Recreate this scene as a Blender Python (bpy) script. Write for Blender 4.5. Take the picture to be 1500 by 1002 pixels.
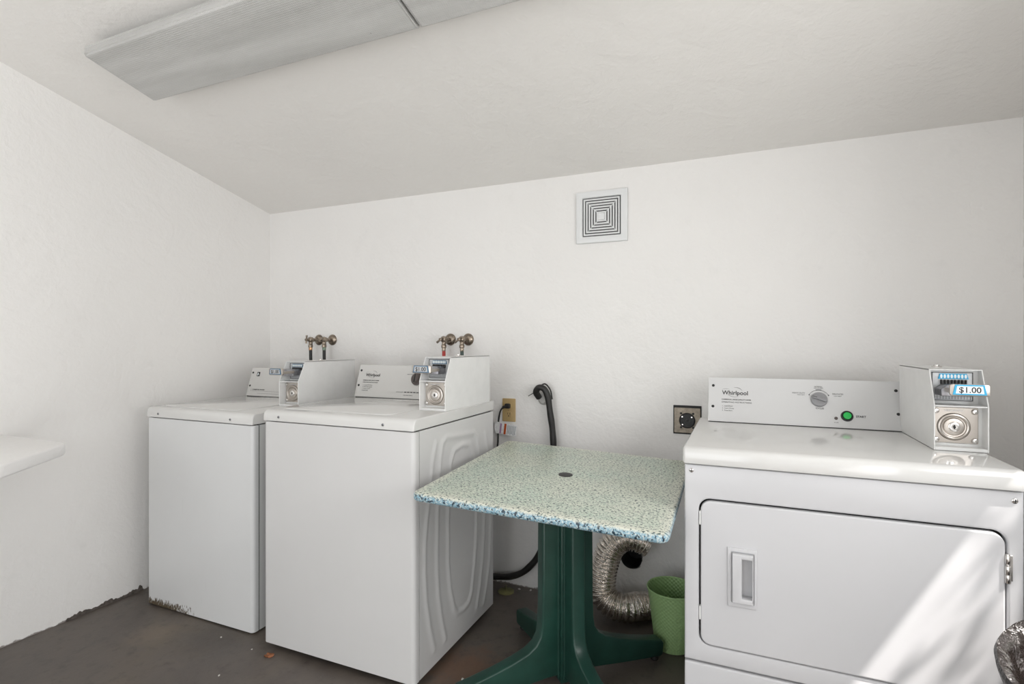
import bpy, bmesh, math, random
from mathutils import Vector, Matrix
R = math.radians
PI = math.pi
random.seed(7)
for o in list(bpy.data.objects):
    bpy.data.objects.remove(o)
scn = bpy.context.scene
col = scn.collection

# ------------------------------------------------------------ camera
CH = 1.19
cd = bpy.data.cameras.new('camera')
cd.sensor_width = 36
cd.lens = 781.0 / 1500 * 36
cd.shift_y = 1.2 / 1500
cd.clip_start = 0.02
cam = bpy.data.objects.new('camera', cd)
cam.location = (0, 0, CH)
cam.rotation_euler = (R(90), 0, R(23.3128))
col.objects.link(cam)
scn.camera = cam

# ------------------------------------------------------------ light
scn.view_settings.view_transform = 'Standard'
scn.view_settings.look = 'None'
scn.view_settings.gamma = 1
scn.view_settings.use_curve_mapping = False
scn.view_settings.exposure = 0.05

world = bpy.data.worlds.new('sky')
scn.world = world
world.use_nodes = True
wn = world.node_tree
wn.nodes.clear()
wo = wn.nodes.new('ShaderNodeOutputWorld')
wb = wn.nodes.new('ShaderNodeBackground')
wb.inputs[0].default_value = (0.86, 0.93, 1.0, 1)
wb.inputs[1].default_value = 1.6
wn.links.new(wb.outputs[0], wo.inputs[0])

sd = bpy.data.lights.new('sun', 'SUN')
sd.energy = 10.5
sd.angle = R(0.9)
sd.color = (1.0, 0.95, 0.9)
sun = bpy.data.objects.new('sun', sd)
sun.rotation_euler = Vector((-1, 0.45, -1.787)).to_track_quat('-Z', 'Y').to_euler()
col.objects.link(sun)


def area(name, loc, direction, sx, sy, power, color=(1, 1, 1), spread=180):
    d = bpy.data.lights.new(name, 'AREA')
    d.shape = 'RECTANGLE'
    d.size = sx
    d.size_y = sy
    d.energy = power
    d.color = color
    d.spread = R(spread)
    o = bpy.data.objects.new(name, d)
    o.location = loc
    o.rotation_euler = Vector(direction).to_track_quat('-Z', 'Y').to_euler()
    col.objects.link(o)
    return o


# two fill lamps added behind the camera, then daylight through the side window
area('added_front_fill', (-1.30, -1.66, 1.02), (0.06, 1, 0.26), 1.6, 1.95, 16.5, (1.0, 0.978, 0.945))  # added frontal fill to even out the room
area('added_side_fill', (0.88, -0.75, 1.02), (-1, 0.15, 0.18), 1.2, 1.95, 21, (1.0, 0.980, 0.955))  # added fill from the right for left wall and washer side
area('window_daylight', (0.89, 0.84, 1.30), (-1, -0.05, 0.0), 1.0, 0.55, 9.5, (1.0, 0.975, 0.94), 160)


# ------------------------------------------------------------ materials
def new_mat(name):
    m = bpy.data.materials.new(name)
    m.use_nodes = True
    nt = m.node_tree
    b = nt.nodes['Principled BSDF']
    return m, nt, b


def node(nt, typ, **kw):
    n = nt.nodes.new(typ)
    for k, v in kw.items():
        setattr(n, k, v)
    return n


def coords(nt, scale=(1, 1, 1), kind='Object'):
    tc = node(nt, 'ShaderNodeTexCoord')
    mp = node(nt, 'ShaderNodeMapping')
    mp.inputs['Scale'].default_value = scale
    nt.links.new(tc.outputs[kind], mp.inputs['Vector'])
    return mp.outputs[0]


def noise(nt, vec, scale, detail=4, rough=0.5, dist=0.0):
    n = node(nt, 'ShaderNodeTexNoise')
    n.inputs['Scale'].default_value = scale
    n.inputs['Detail'].default_value = detail
    n.inputs['Roughness'].default_value = rough
    n.inputs['Distortion'].default_value = dist
    nt.links.new(vec, n.inputs['Vector'])
    return n.outputs['Fac']


def ramp(nt, fac, stops, interp='LINEAR'):
    r = node(nt, 'ShaderNodeValToRGB')
    r.color_ramp.interpolation = interp
    els = r.color_ramp.elements
    while len(els) < len(stops):
        els.new(0.5)
    for e, (p, c) in zip(els, stops):
        e.position = p
        e.color = (c[0], c[1], c[2], 1) if hasattr(c, '__len__') else (c, c, c, 1)
    nt.links.new(fac, r.inputs[0])
    return r.outputs[0]


def mixc(nt, fac, a, b, mode='MIX'):
    m = node(nt, 'ShaderNodeMix', data_type='RGBA', blend_type=mode)
    for s, v in ((0, fac), (6, a), (7, b)):
        if hasattr(v, 'links') or hasattr(v, 'is_linked'):
            nt.links.new(v, m.inputs[s])
        elif s == 0:
            m.inputs[0].default_value = v
        else:
            m.inputs[s].default_value = (v[0], v[1], v[2], 1)
    return m.outputs[2]


def math_(nt, op, a, b=None, c=None):
    m = node(nt, 'ShaderNodeMath', operation=op)
    for i, v in enumerate((a, b, c)):
        if v is None:
            continue
        if hasattr(v, 'is_linked'):
            nt.links.new(v, m.inputs[i])
        else:
            m.inputs[i].default_value = v
    return m.outputs[0]


def bump(nt, b, height, strength, distance):
    n = node(nt, 'ShaderNodeBump')
    n.inputs['Strength'].default_value = strength
    n.inputs['Distance'].default_value = distance
    nt.links.new(height, n.inputs['Height'])
    nt.links.new(n.outputs[0], b.inputs['Normal'])


def simple(name, c, rough=0.5, metal=0.0, coat=0.0, var=0.0, vscale=20, bmp=0.0, bscale=200, spec=0.5):
    m, nt, b = new_mat(name)
    b.inputs['Base Color'].default_value = (c[0], c[1], c[2], 1)
    b.inputs['Roughness'].default_value = rough
    b.inputs['Metallic'].default_value = metal
    b.inputs['Coat Weight'].default_value = coat
    b.inputs['Specular IOR Level'].default_value = spec
    v = coords(nt)
    if var > 0:
        f = noise(nt, v, vscale, 5, 0.6)
        lo = tuple(x * (1 - var) for x in c)
        hi = tuple(min(1, x * (1 + var)) for x in c)
        nt.links.new(ramp(nt, f, ((0.3, lo), (0.7, hi))), b.inputs['Base Color'])
    if bmp > 0:
        bump(nt, b, noise(nt, v, bscale, 4), bmp, 0.002)
    return m


def wall_mat(name, c, dirt=None):
    m, nt, b = new_mat(name)
    v = coords(nt)
    big = noise(nt, v, 1.6, 4, 0.55)
    base = ramp(nt, big, ((0.3, tuple(x * 0.97 for x in c)), (0.7, c)))
    sm = noise(nt, v, 9, 6, 0.65)
    smr = ramp(nt, sm, ((0.60, 0.0), (0.74, 0.25)))
    base = mixc(nt, smr, base, tuple(x * 0.86 for x in c))
    b.inputs['Roughness'].default_value = 0.62
    b.inputs['Specular IOR Level'].default_value = 0.35
    if dirt:
        sep = node(nt, 'ShaderNodeSeparateXYZ')
        nt.links.new(v, sep.inputs[0])
        n2 = noise(nt, v, 22, 6, 0.7)
        # grime and chips that follow the bottom edge of the wall
        hz = math_(nt, 'MULTIPLY_ADD', sep.outputs[2], -1.0 / dirt, 1.0)
        s = math_(nt, 'ADD', hz, math_(nt, 'MULTIPLY', math_(nt, 'SUBTRACT', n2, 0.5), 3.0))
        f = ramp(nt, s, ((0.55, 0.0), (0.75, 0.8)))
        zc = math_(nt, 'LESS_THAN', sep.outputs[2], dirt * 1.6)
        f = math_(nt, 'MULTIPLY', f, zc)
        base = mixc(nt, f, base, (0.16, 0.13, 0.11))
    nt.links.new(base, b.inputs['Base Color'])
    h1 = noise(nt, v, 55, 5, 0.55, 0.4)
    h2 = noise(nt, v, 7, 4, 0.5, 1.2)
    h = math_(nt, 'ADD', math_(nt, 'MULTIPLY', h1, 0.35), h2)
    bump(nt, b, h, 0.6, 0.009)
    return m


M = {}
M['wall'] = wall_mat('wall_paint', (0.88, 0.865, 0.845))
M['wall_low'] = wall_mat('wall_paint_worn', (0.88, 0.865, 0.845), 0.016)
M['ceiling'] = wall_mat('ceiling_paint', (0.86, 0.84, 0.81))
M['shelf'] = wall_mat('shelf_paint', (0.93, 0.92, 0.91))


def enamel(name, c, rough=0.22, rust=None):
    m, nt, b = new_mat(name)
    v = coords(nt)
    f = noise(nt, v, 5, 5, 0.6)
    base = ramp(nt, f, ((0.3, tuple(x * 0.975 for x in c)), (0.7, c)))
    if rust:
        sep = node(nt, 'ShaderNodeSeparateXYZ')
        nt.links.new(v, sep.inputs[0])
        n2 = noise(nt, coords(nt, (1, 1, 0.35)), 130, 4, 0.7)
        zz = math_(nt, 'MULTIPLY_ADD', sep.outputs[2], -1 / 0.042, 1.1)
        xm = math_(nt, 'MULTIPLY_ADD', sep.outputs[0], -1 / 0.24, 0.0)
        k = math_(nt, 'MINIMUM', zz, math_(nt, 'MINIMUM', xm, 1.0))
        s = math_(nt, 'ADD', math_(nt, 'MULTIPLY', n2, 1.5), math_(nt, 'MULTIPLY', k, 0.55))
        s = math_(nt, 'MULTIPLY', ramp(nt, s, ((0.93, 0.0), (1.04, 1.0))), math_(nt, 'GREATER_THAN', k, 0.0))
        base = mixc(nt, s, base, (0.10, 0.075, 0.045))
        # faint drip streaks
        st = noise(nt, coords(nt, (1, 1, 0.06)), 60, 3, 0.6)
        base = mixc(nt, ramp(nt, st, ((0.66, 0.0), (0.8, 0.35))), base, tuple(x * 0.8 for x in c))
    nt.links.new(base, b.inputs['Base Color'])
    b.inputs['Roughness'].default_value = rough
    b.inputs['Coat Weight'].default_value = 0.25 if rough < 0.2 else 0.06
    b.inputs['Coat Roughness'].default_value = 0.08
    bump(nt, b, noise(nt, v, 260, 2), 0.03, 0.001)
    return m


M['enamel'] = enamel('white_enamel', (0.66, 0.655, 0.65), 0.29)
M['enamel_old'] = enamel('white_enamel_worn', (0.70, 0.705, 0.705), 0.28, True)
M['enamel_top'] = enamel('white_enamel_top', (0.70, 0.695, 0.68), 0.10)
M['dryer'] = enamel('dryer_enamel', (0.62, 0.62, 0.635), 0.38)
M['console'] = simple('console_white', (0.66, 0.65, 0.63), 0.35)
M['console_dryer'] = simple('console_dryer_white', (0.68, 0.68, 0.68), 0.3)
M['boxwhite'] = simple('coin_box_white', (0.80, 0.80, 0.79), 0.3, var=0.03)
M['gap'] = simple('dark_gap', (0.03, 0.03, 0.03), 0.8)
M['black'] = simple('black_print', (0.02, 0.02, 0.02), 0.5)
M['grey_print'] = simple('grey_print', (0.10, 0.10, 0.10), 0.5)
M['rubber'] = simple('black_rubber', (0.018, 0.017, 0.016), 0.45, var=0.3, vscale=40, bmp=0.2, bscale=120)
M['hose_brown'] = simple('dark_hose', (0.028, 0.022, 0.018), 0.4, var=0.3, vscale=30)
M['red'] = simple('red_rubber', (0.42, 0.04, 0.03), 0.45)
M['green_hose'] = simple('dark_green_rubber', (0.05, 0.075, 0.065), 0.5)
M['chrome'] = simple('chrome', (0.72, 0.70, 0.68), 0.18, 1.0)
M['steel'] = simple('coin_plate_steel', (0.50, 0.46, 0.42), 0.30, 1.0, var=0.06, vscale=12)
M['darksteel'] = simple('coin_slide_metal', (0.33, 0.33, 0.35), 0.28, 0.9, var=0.25, vscale=60)
M['brass'] = simple('aged_brass', (0.30, 0.25, 0.20), 0.28, 0.9, var=0.5, vscale=70, bmp=0.3, bscale=180)
M['copper'] = simple('copper_coupling', (0.62, 0.36, 0.20), 0.35, 0.9, var=0.3, vscale=80)
M['verdigris'] = simple('green_coupling', (0.22, 0.28, 0.22), 0.5, 0.5, var=0.4, vscale=80)
M['blue'] = simple('label_blue', (0.03, 0.42, 0.72), 0.4)
M['blue_dull'] = simple('label_blue_dull', (0.08, 0.17, 0.27), 0.4)
M['labelwhite'] = simple('label_white', (0.88, 0.93, 0.95), 0.4)
M['slotwhite'] = simple('slot_white', (0.85, 0.9, 0.9), 0.4)
M['plate_grey'] = simple('coin_panel_grey', (0.55, 0.56, 0.57), 0.4, 0.2, var=0.1, vscale=90)
M['dial'] = simple('grey_dial', (0.30, 0.30, 0.31), 0.35)
M['dial_dark'] = simple('brown_dial', (0.10, 0.08, 0.075), 0.4)
M['green_button'] = simple('green_button', (0.02, 0.55, 0.10), 0.3)
M['beige'] = simple('almond_plastic', (0.50, 0.36, 0.17), 0.4, var=0.06)
M['rec_metal'] = simple('worn_receptacle_plate', (0.33, 0.285, 0.23), 0.5, 0.5, var=0.3, vscale=60)
M['vent_white'] = simple('vent_plastic', (0.78, 0.79, 0.79), 0.4)
M['vent_dark'] = simple('vent_inside', (0.17, 0.17, 0.17), 0.7)
M['fixture'] = simple('fixture_enamel', (0.66, 0.65, 0.63), 0.4, var=0.05)
M['tagwhite'] = simple('tag_paper', (0.80, 0.80, 0.80), 0.35, var=0.15, vscale=120)
M['tagred'] = simple('tag_red', (0.50, 0.09, 0.02), 0.4)
M['tagpurple'] = simple('tag_purple', (0.42, 0.28, 0.42), 0.4)
M['taggrey'] = simple('tag_grey', (0.35, 0.38, 0.40), 0.4)
M['olive'] = simple('olive_plastic', (0.20, 0.19, 0.08), 0.5, var=0.2)
M['leaf'] = simple('dead_leaf', (0.22, 0.08, 0.03), 0.7, var=0.4, vscale=80)
M['leaf_yellow'] = simple('dry_yellow_leaf', (0.20, 0.17, 0.05), 0.6, var=0.3, vscale=80)
M['dirt'] = simple('crumbling_grime', (0.10, 0.085, 0.075), 0.9, var=0.5, vscale=60)
M['chip'] = simple('paint_chip', (0.62, 0.60, 0.56), 0.7)
M['pvc'] = simple('standpipe_plastic', (0.50, 0.49, 0.47), 0.4, var=0.15)


def floor_mat():
    m, nt, b = new_mat('painted_concrete')
    v = coords(nt)
    a = noise(nt, v, 2.2, 6, 0.6, 0.6)
    base = ramp(nt, a, ((0.3, (0.088, 0.073, 0.064)), (0.5, (0.128, 0.108, 0.093)), (0.68, (0.150, 0.124, 0.098))))
    f = noise(nt, v, 18, 6, 0.7)
    base = mixc(nt, ramp(nt, f, ((0.52, 0.0), (0.72, 0.7))), base, (0.058, 0.049, 0.042))
    g = noise(nt, v, 33, 5, 0.7)
    base = mixc(nt, ramp(nt, g, ((0.66, 0.0), (0.74, 0.6))), base, (0.20, 0.18, 0.15))
    # rust stain beside the larger washer
    sep = node(nt, 'ShaderNodeSeparateXYZ')
    nt.links.new(v, sep.inputs[0])
    for (cx, cy, rr, cc, amt) in ((-0.93, 1.72, 0.17, (0.17, 0.085, 0.045), 0.65), (-2.22, 1.42, 0.10, (0.24, 0.19, 0.14), 0.35),
                                  (-1.95, 1.52, 0.2, (0.05, 0.045, 0.042), 0.5)):
        dx = math_(nt, 'SUBTRACT', sep.outputs[0], cx)
        dy = math_(nt, 'SUBTRACT', sep.outputs[1], cy)
        d = math_(nt, 'SQRT', math_(nt, 'ADD', math_(nt, 'MULTIPLY', dx, dx), math_(nt, 'MULTIPLY', dy, dy)))
        d = math_(nt, 'ADD', math_(nt, 'DIVIDE', d, rr), math_(nt, 'MULTIPLY', math_(nt, 'SUBTRACT', f, 0.5), 1.6))
        base = mixc(nt, ramp(nt, d, ((0.3, amt), (1.0, 0.0))), base, cc)
    nt.links.new(base, b.inputs['Base Color'])
    b.inputs['Roughness'].default_value = 0.42
    nt.links.new(ramp(nt, a, ((0.3, 0.34), (0.7, 0.55))), b.inputs['Roughness'])
    bump(nt, b, noise(nt, v, 30, 8, 0.65), 0.3, 0.004)
    return m


M['floor'] = floor_mat()


def table_mat():
    m, nt, b = new_mat('speckled_tabletop')
    v = coords(nt)
    sep = node(nt, 'ShaderNodeSeparateXYZ')
    nt.links.new(v, sep.inputs[0])
    ax = math_(nt, 'ABSOLUTE', sep.outputs[0])
    ay = math_(nt, 'ABSOLUTE', sep.outputs[1])
    e = math_(nt, 'MAXIMUM', ax, ay)
    wob = noise(nt, v, 14, 3)
    e = math_(nt, 'ADD', e, math_(nt, 'MULTIPLY', math_(nt, 'SUBTRACT', wob, 0.5), 0.03))
    band = ramp(nt, e, ((0.335, 0.0), (0.372, 0.75)))
    zz = math_(nt, 'ADD', sep.outputs[2], math_(nt, 'MULTIPLY', math_(nt, 'SUBTRACT', noise(nt, v, 40, 2), 0.5), 0.008))
    ef = ramp(nt, math_(nt, 'MULTIPLY', zz, 50.0), ((0.32, 1.0), (0.62, 0.0)))
    patch = noise(nt, v, 5, 3)
    basetop = ramp(nt, patch, ((0.35, (0.50, 0.60, 0.51)), (0.6, (0.58, 0.63, 0.53))))
    n1 = noise(nt, v, 170, 2, 0.5)
    basetop = mixc(nt, ramp(nt, n1, ((0.54, 0.0), (0.6, 0.75))), basetop, (0.76, 0.77, 0.68))
    basetop = mixc(nt, band, basetop, (0.76, 0.76, 0.66))
    n2 = noise(nt, coords(nt, (1, 1.15, 1)), 135, 3, 0.65)
    basetop = mixc(nt, ramp(nt, n2, ((0.41, 1.0), (0.455, 0.0))), basetop, (0.07, 0.11, 0.10))
    edge = mixc(nt, ramp(nt, n1, ((0.50, 0.0), (0.58, 0.75))), (0.24, 0.40, 0.49), (0.66, 0.71, 0.67))
    n3 = noise(nt, v, 105, 3, 0.65)
    edge = mixc(nt, ramp(nt, n3, ((0.425, 1.0), (0.46, 0.0))), edge, (0.02, 0.04, 0.06))
    nt.links.new(mixc(nt, ef, basetop, edge), b.inputs['Base Color'])
    b.inputs['Roughness'].default_value = 0.3
    bump(nt, b, noise(nt, v, 90, 3), 0.05, 0.002)
    return m


M['table'] = table_mat()
M['tablegreen'] = simple('green_pedestal_plastic', (0.013, 0.050, 0.037), 0.34, var=0.25, vscale=9, bmp=0.08, bscale=60)


def lens_mat():
    m, nt, b = new_mat('prismatic_lens')
    v = coords(nt)
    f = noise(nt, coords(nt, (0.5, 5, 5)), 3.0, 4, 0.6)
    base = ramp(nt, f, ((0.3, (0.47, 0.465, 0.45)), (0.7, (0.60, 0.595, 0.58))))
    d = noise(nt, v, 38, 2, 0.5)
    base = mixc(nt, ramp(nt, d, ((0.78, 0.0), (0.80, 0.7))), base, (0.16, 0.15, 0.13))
    nt.links.new(base, b.inputs['Base Color'])
    b.inputs['Roughness'].default_value = 0.3
    vo = node(nt, 'ShaderNodeTexVoronoi')
    vo.inputs['Scale'].default_value = 150
    vo.inputs['Randomness'].default_value = 0.0
    nt.links.new(v, vo.inputs['Vector'])
    bump(nt, b, vo.outputs['Distance'], 0.7, 0.003)
    return m


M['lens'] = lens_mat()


def foil_mat():
    m, nt, b = new_mat('duct_foil')
    v = coords(nt)
    b.inputs['Base Color'].default_value = (0.82, 0.77, 0.71, 1)
    b.inputs['Metallic'].default_value = 1.0
    b.inputs['Roughness'].default_value = 0.17
    h = noise(nt, v, 55, 4, 0.6, 0.8)
    bump(nt, b, h, 0.7, 0.006)
    return m


M['foil'] = foil_mat()


def bucket_mat():
    m, nt, b = new_mat('green_woven_plastic')
    b.inputs['Base Color'].default_value = (0.33, 0.50, 0.22, 1)
    b.inputs['Roughness'].default_value = 0.45
    tc = node(nt, 'ShaderNodeTexCoord')
    sep = node(nt, 'ShaderNodeSeparateXYZ')
    nt.links.new(tc.outputs['Object'], sep.inputs[0])
    ang = math_(nt, 'ARCTAN2', sep.outputs[1], sep.outputs[0])
    a = math_(nt, 'SINE', math_(nt, 'MULTIPLY', ang, 34))
    z = math_(nt, 'SINE', math_(nt, 'MULTIPLY', sep.outputs[2], 420))
    w = math_(nt, 'MULTIPLY', a, z)
    bump(nt, b, w, 0.45, 0.002)
    return m


M['bucket'] = bucket_mat()


def liner_mat():
    m, nt, b = new_mat('black_bag_plastic')
    b.inputs['Base Color'].default_value = (0.013, 0.010, 0.009, 1)
    b.inputs['Roughness'].default_value = 0.18
    h = noise(nt, coords(nt, (1, 1, 0.4)), 26, 5, 0.65, 1.0)
    bump(nt, b, h, 0.8, 0.02)
    return m


M['liner'] = liner_mat()


# ------------------------------------------------------------ mesh helpers
def BM():
    return bmesh.new()


def obj(name, bm, mats, parent=None, loc=None, label=None, ang=35):
    me = bpy.data.meshes.new(name)
    bmesh.ops.recalc_face_normals(bm, faces=bm.faces[:]) if getattr(bm, 'recalc', True) is True else None
    bm.to_mesh(me)
    bm.free()
    if not isinstance(mats, (list, tuple)):
        mats = [mats]
    for k in mats:
        me.materials.append(M[k])
    me.polygons.foreach_set('use_smooth', [True] * len(me.polygons))
    me.set_sharp_from_angle(angle=R(ang))
    o = bpy.data.objects.new(name, me)
    col.objects.link(o)
    if parent is not None:
        o.parent = parent
    if loc is not None:
        o.location = loc
    if label:
        o['label'] = label
    return o


def thing(name, label, cat, loc=(0, 0, 0), group=None, rot=(0, 0, 0)):
    o = bpy.data.objects.new(name, None)
    o.empty_display_size = 0.1
    o.location = loc
    o.rotation_euler = rot
    col.objects.link(o)
    return tag(o, label, cat, group)


def tag(o, label, cat, group=None):
    o['label'] = label
    o['category'] = cat
    if group:
        o['group'] = group
    return o


def struct(name, bm, mats, ang=35):
    o = obj(name, bm, mats, ang=ang)
    o['kind'] = 'structure'
    return o


def merge(bm, sub, mat=0, mtx=None):
    """append bmesh sub into bm"""
    for f in sub.faces:
        if mat is not None:
            f.material_index = mat
    me = bpy.data.meshes.new('t')
    sub.to_mesh(me)
    sub.free()
    if mtx is not None:
        me.transform(mtx)
    bm.from_mesh(me)
    bpy.data.meshes.remove(me)


def box(bm, x0, x1, y0, y1, z0, z1, bev=0.0, seg=2, mat=0, mtx=None):
    s = bmesh.new()
    bmesh.ops.create_cube(s, size=1)
    for v in s.verts:
        v.co = Vector((x0 + (v.co.x + 0.5) * (x1 - x0), y0 + (v.co.y + 0.5) * (y1 - y0), z0 + (v.co.z + 0.5) * (z1 - z0)))
    if bev > 0:
        bmesh.ops.bevel(s, geom=s.edges[:], offset=bev, segments=seg, profile=0.5, affect='EDGES')
    merge(bm, s, mat, mtx)


def rrect(x0, x1, y0, y1, r, n=6, rs=None):
    """rounded rectangle outline, ccw; rs = radii for corners (x1y0, x1y1, x0y1, x0y0)"""
    rs = rs or (r, r, r, r)
    pts = []
    for (cx, cy, a0, rr) in ((x1, y0, -90, rs[0]), (x1, y1, 0, rs[1]), (x0, y1, 90, rs[2]), (x0, y0, 180, rs[3])):
        if rr <= 0:
            pts.append((cx, cy))
            continue
        sx = -1 if cx == x1 else 1
        sy = -1 if cy == y1 else 1
        for i in range(n + 1):
            a = R(a0 + 90 * i / n)
            pts.append((cx + sx * rr + rr * math.cos(a), cy + sy * rr + rr * math.sin(a)))
    return pts


def prism(bm, pts, a0, a1, axis='Z', bev=0.0, seg=2, mat=0, mtx=None, bevsel='caps'):
    """extrude outline pts between a0 and a1 along axis. plane coords: Z->(x,y) Y->(x,z) X->(y,z)"""
    s = bmesh.new()

    def P(p, a):
        if axis == 'Z':
            return (p[0], p[1], a)
        if axis == 'Y':
            return (p[0], a, p[1])
        return (a, p[0], p[1])
    lo = [s.verts.new(P(p, a0)) for p in pts]
    hi = [s.verts.new(P(p, a1)) for p in pts]
    f0 = s.faces.new(lo)
    f1 = s.faces.new(hi)
    n = len(pts)
    for i in range(n):
        s.faces.new((lo[i], lo[(i + 1) % n], hi[(i + 1) % n], hi[i]))
    bmesh.ops.recalc_face_normals(s, faces=s.faces[:])
    if bev > 0:
        if bevsel == 'caps':
            es = list(set(f0.edges[:] + f1.edges[:]))
        elif bevsel == 'hi':
            es = f1.edges[:]
        elif bevsel == 'lo':
            es = f0.edges[:]
        else:
            es = s.edges[:]
        bmesh.ops.bevel(s, geom=es, offset=bev, segments=seg, profile=0.5, affect='EDGES')
    merge(bm, s, mat, mtx)


def frame_mtx(o, x, y):
    x = Vector(x).normalized()
    y = Vector(y).normalized()
    z = x.cross(y).normalized()
    y = z.cross(x)
    m = Matrix((x, y, z)).transposed().to_4x4()
    m.translation = Vector(o)
    return m


def axis_mtx(o, d):
    """local z along d"""
    q = Vector(d).to_track_quat('Z', 'Y')
    m = q.to_matrix().to_4x4()
    m.translation = Vector(o)
    return m


def lathe(bm, prof, seg=32, mtx=None, mat=0):
    """prof: list of (r,z); r==0 ends collapse"""
    s = bmesh.new()
    rings = []
    for r, z in prof:
        if r <= 1e-6:
            rings.append([s.verts.new((0, 0, z))])
        else:
            rings.append([s.verts.new((r * math.cos(2 * PI * i / seg), r * math.sin(2 * PI * i / seg), z)) for i in range(seg)])
    for a, b in zip(rings[:-1], rings[1:]):
        for i in range(seg):
            j = (i + 1) % seg
            if len(a) == 1 and len(b) == 1:
                continue
            if len(a) == 1:
                s.faces.new((a[0], b[i], b[j]))
            elif len(b) == 1:
                s.faces.new((a[i], a[j], b[0]))
            else:
                s.faces.new((a[i], a[j], b[j], b[i]))
    bmesh.ops.recalc_face_normals(s, faces=s.faces[:])
    merge(bm, s, mat, mtx)


def cyl(bm, o, d, r, length, seg=24, bev=0.0, mat=0):
    b = min(bev, r * 0.5, length * 0.49)
    if b > 0:
        prof = [(0, 0), (r - b, 0), (r - b * 0.3, b * 0.3), (r, b), (r, length - b), (r - b * 0.3, length - b * 0.3), (r - b, length), (0, length)]
    else:
        prof = [(0, 0), (r, 0), (r, length), (0, length)]
    lathe(bm, prof, seg, axis_mtx(o, d), mat)


def catmull(pts, n=10):
    pts = [Vector(p) for p in pts]
    out = []
    P = [pts[0] * 2 - pts[1]] + pts + [pts[-1] * 2 - pts[-2]]
    for i in range(1, len(P) - 2):
        for k in range(n):
            t = k / n
            p0, p1, p2, p3 = P[i - 1], P[i], P[i + 1], P[i + 2]
            out.append(0.5 * ((2 * p1) + (-p0 + p2) * t + (2 * p0 - 5 * p1 + 4 * p2 - p3) * t * t + (-p0 + 3 * p1 - 3 * p2 + p3) * t ** 3))
    out.append(pts[-1])
    return out


def tube(bm, path, rad, seg=16, mat=0, caps=True, jitter=0.0):
    """rad: number or function(arc length, total)"""
    s = bmesh.new()
    path = [Vector(p) for p in path]
    L = [0.0]
    for a, b in zip(path[:-1], path[1:]):
        L.append(L[-1] + (b - a).length)
    t0 = (path[1] - path[0]).normalized()
    up = Vector((0, 0, 1)) if abs(t0.z) < 0.9 else Vector((0, 1, 0))
    nrm = (up - t0 * up.dot(t0)).normalized()
    rings = []
    for i, p in enumerate(path):
        t = (path[min(i + 1, len(path) - 1)] - path[max(i - 1, 0)]).normalized()
        nrm = (nrm - t * nrm.dot(t)).normalized()
        bn = t.cross(nrm)
        r = rad(L[i], L[-1]) if callable(rad) else rad
        ring = []
        for k in range(seg):
            a = 2 * PI * k / seg
            rr = r * (1 + random.uniform(-jitter, jitter))
            ring.append(s.verts.new(p + (nrm * math.cos(a) + bn * math.sin(a)) * rr))
        rings.append(ring)
    for a, b in zip(rings[:-1], rings[1:]):
        for k in range(seg):
            s.faces.new((a[k], a[(k + 1) % seg], b[(k + 1) % seg], b[k]))
    if caps:
        s.faces.new(rings[0])
        s.faces.new(rings[-1])
    bmesh.ops.recalc_face_normals(s, faces=s.faces[:])
    merge(bm, s, mat)


_fonts = {}


def text(bm, body, size, mtx, mat=0, bold=0.0, align='LEFT', ext=0.0002, shear=0.0, space=1.0, width=None):
    cu = bpy.data.curves.new('txt', 'FONT')
    cu.body = body
    cu.size = size
    cu.extrude = ext
    cu.offset = bold
    cu.align_x = align
    cu.shear = shear
    cu.space_character = space
    cu.resolution_u = 3
    to = bpy.data.objects.new('txt', cu)
    col.objects.link(to)
    bpy.context.view_layer.update()
    dg = bpy.context.evaluated_depsgraph_get()
    me = bpy.data.meshes.new_from_object(to.evaluated_get(dg))
    bpy.data.objects.remove(to)
    if width:
        xs = [v.co.x for v in me.vertices]
        k = width / (max(xs) - min(xs))
        for v in me.vertices:
            v.co.x *= k
    s = bmesh.new()
    s.from_mesh(me)
    bpy.data.meshes.remove(me)
    merge(bm, s, mat, mtx)


def write(parent, mat, body, size, mtx, k=0, *args, **kw):
    b = BM()
    text(b, body, size, mtx, 0, *args, **kw)
    return obj('lettering', b, mat, parent)


def ring_arc(bm, c, r, a0, a1, w, h, mtx, mat=0, n=24, squash=1.0):
    """flat arc band drawn in the xy plane of mtx"""
    s = bmesh.new()
    prev = None
    for i in range(n + 1):
        a = R(a0 + (a1 - a0) * i / n)
        ww = w(i / n) if callable(w) else w
        q = []
        for rr, zz in ((r - ww / 2, 0), (r + ww / 2, 0), (r + ww / 2, h), (r - ww / 2, h)):
            q.append(s.verts.new((c[0] + rr * math.cos(a), c[1] + rr * squash * math.sin(a), zz)))
        if prev:
            for k in range(4):
                s.faces.new((prev[k], prev[(k + 1) % 4], q[(k + 1) % 4], q[k]))
        prev = q
    bmesh.ops.recalc_face_normals(s, faces=s.faces[:])
    merge(bm, s, mat, mtx)


# ------------------------------------------------------------ the room
D = 2.41            # back wall
XL = -2.65          # left wall
XR = 0.90           # right wall
YF = -1.7           # wall behind the camera
HC = 1.977          # ceiling height over the back wall
SL = 0.2379         # ceiling slope
ceil_z = lambda y: HC + SL * (D - y)

bm = BM()
box(bm, XL - 0.15, XR + 0.15, YF - 0.15, D + 0.15, -0.12, 0.0)
struct('floor', bm, 'floor')

bm = BM()
prism(bm, [(YF - 0.15, ceil_z(YF - 0.15)), (D + 0.15, ceil_z(D + 0.15)), (D + 0.15, ceil_z(D + 0.15) + 0.12), (YF - 0.15, ceil_z(YF - 0.15) + 0.12)],
      XL - 0.15, XR + 0.15, 'X')
struct('ceiling', bm, 'ceiling')

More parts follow.
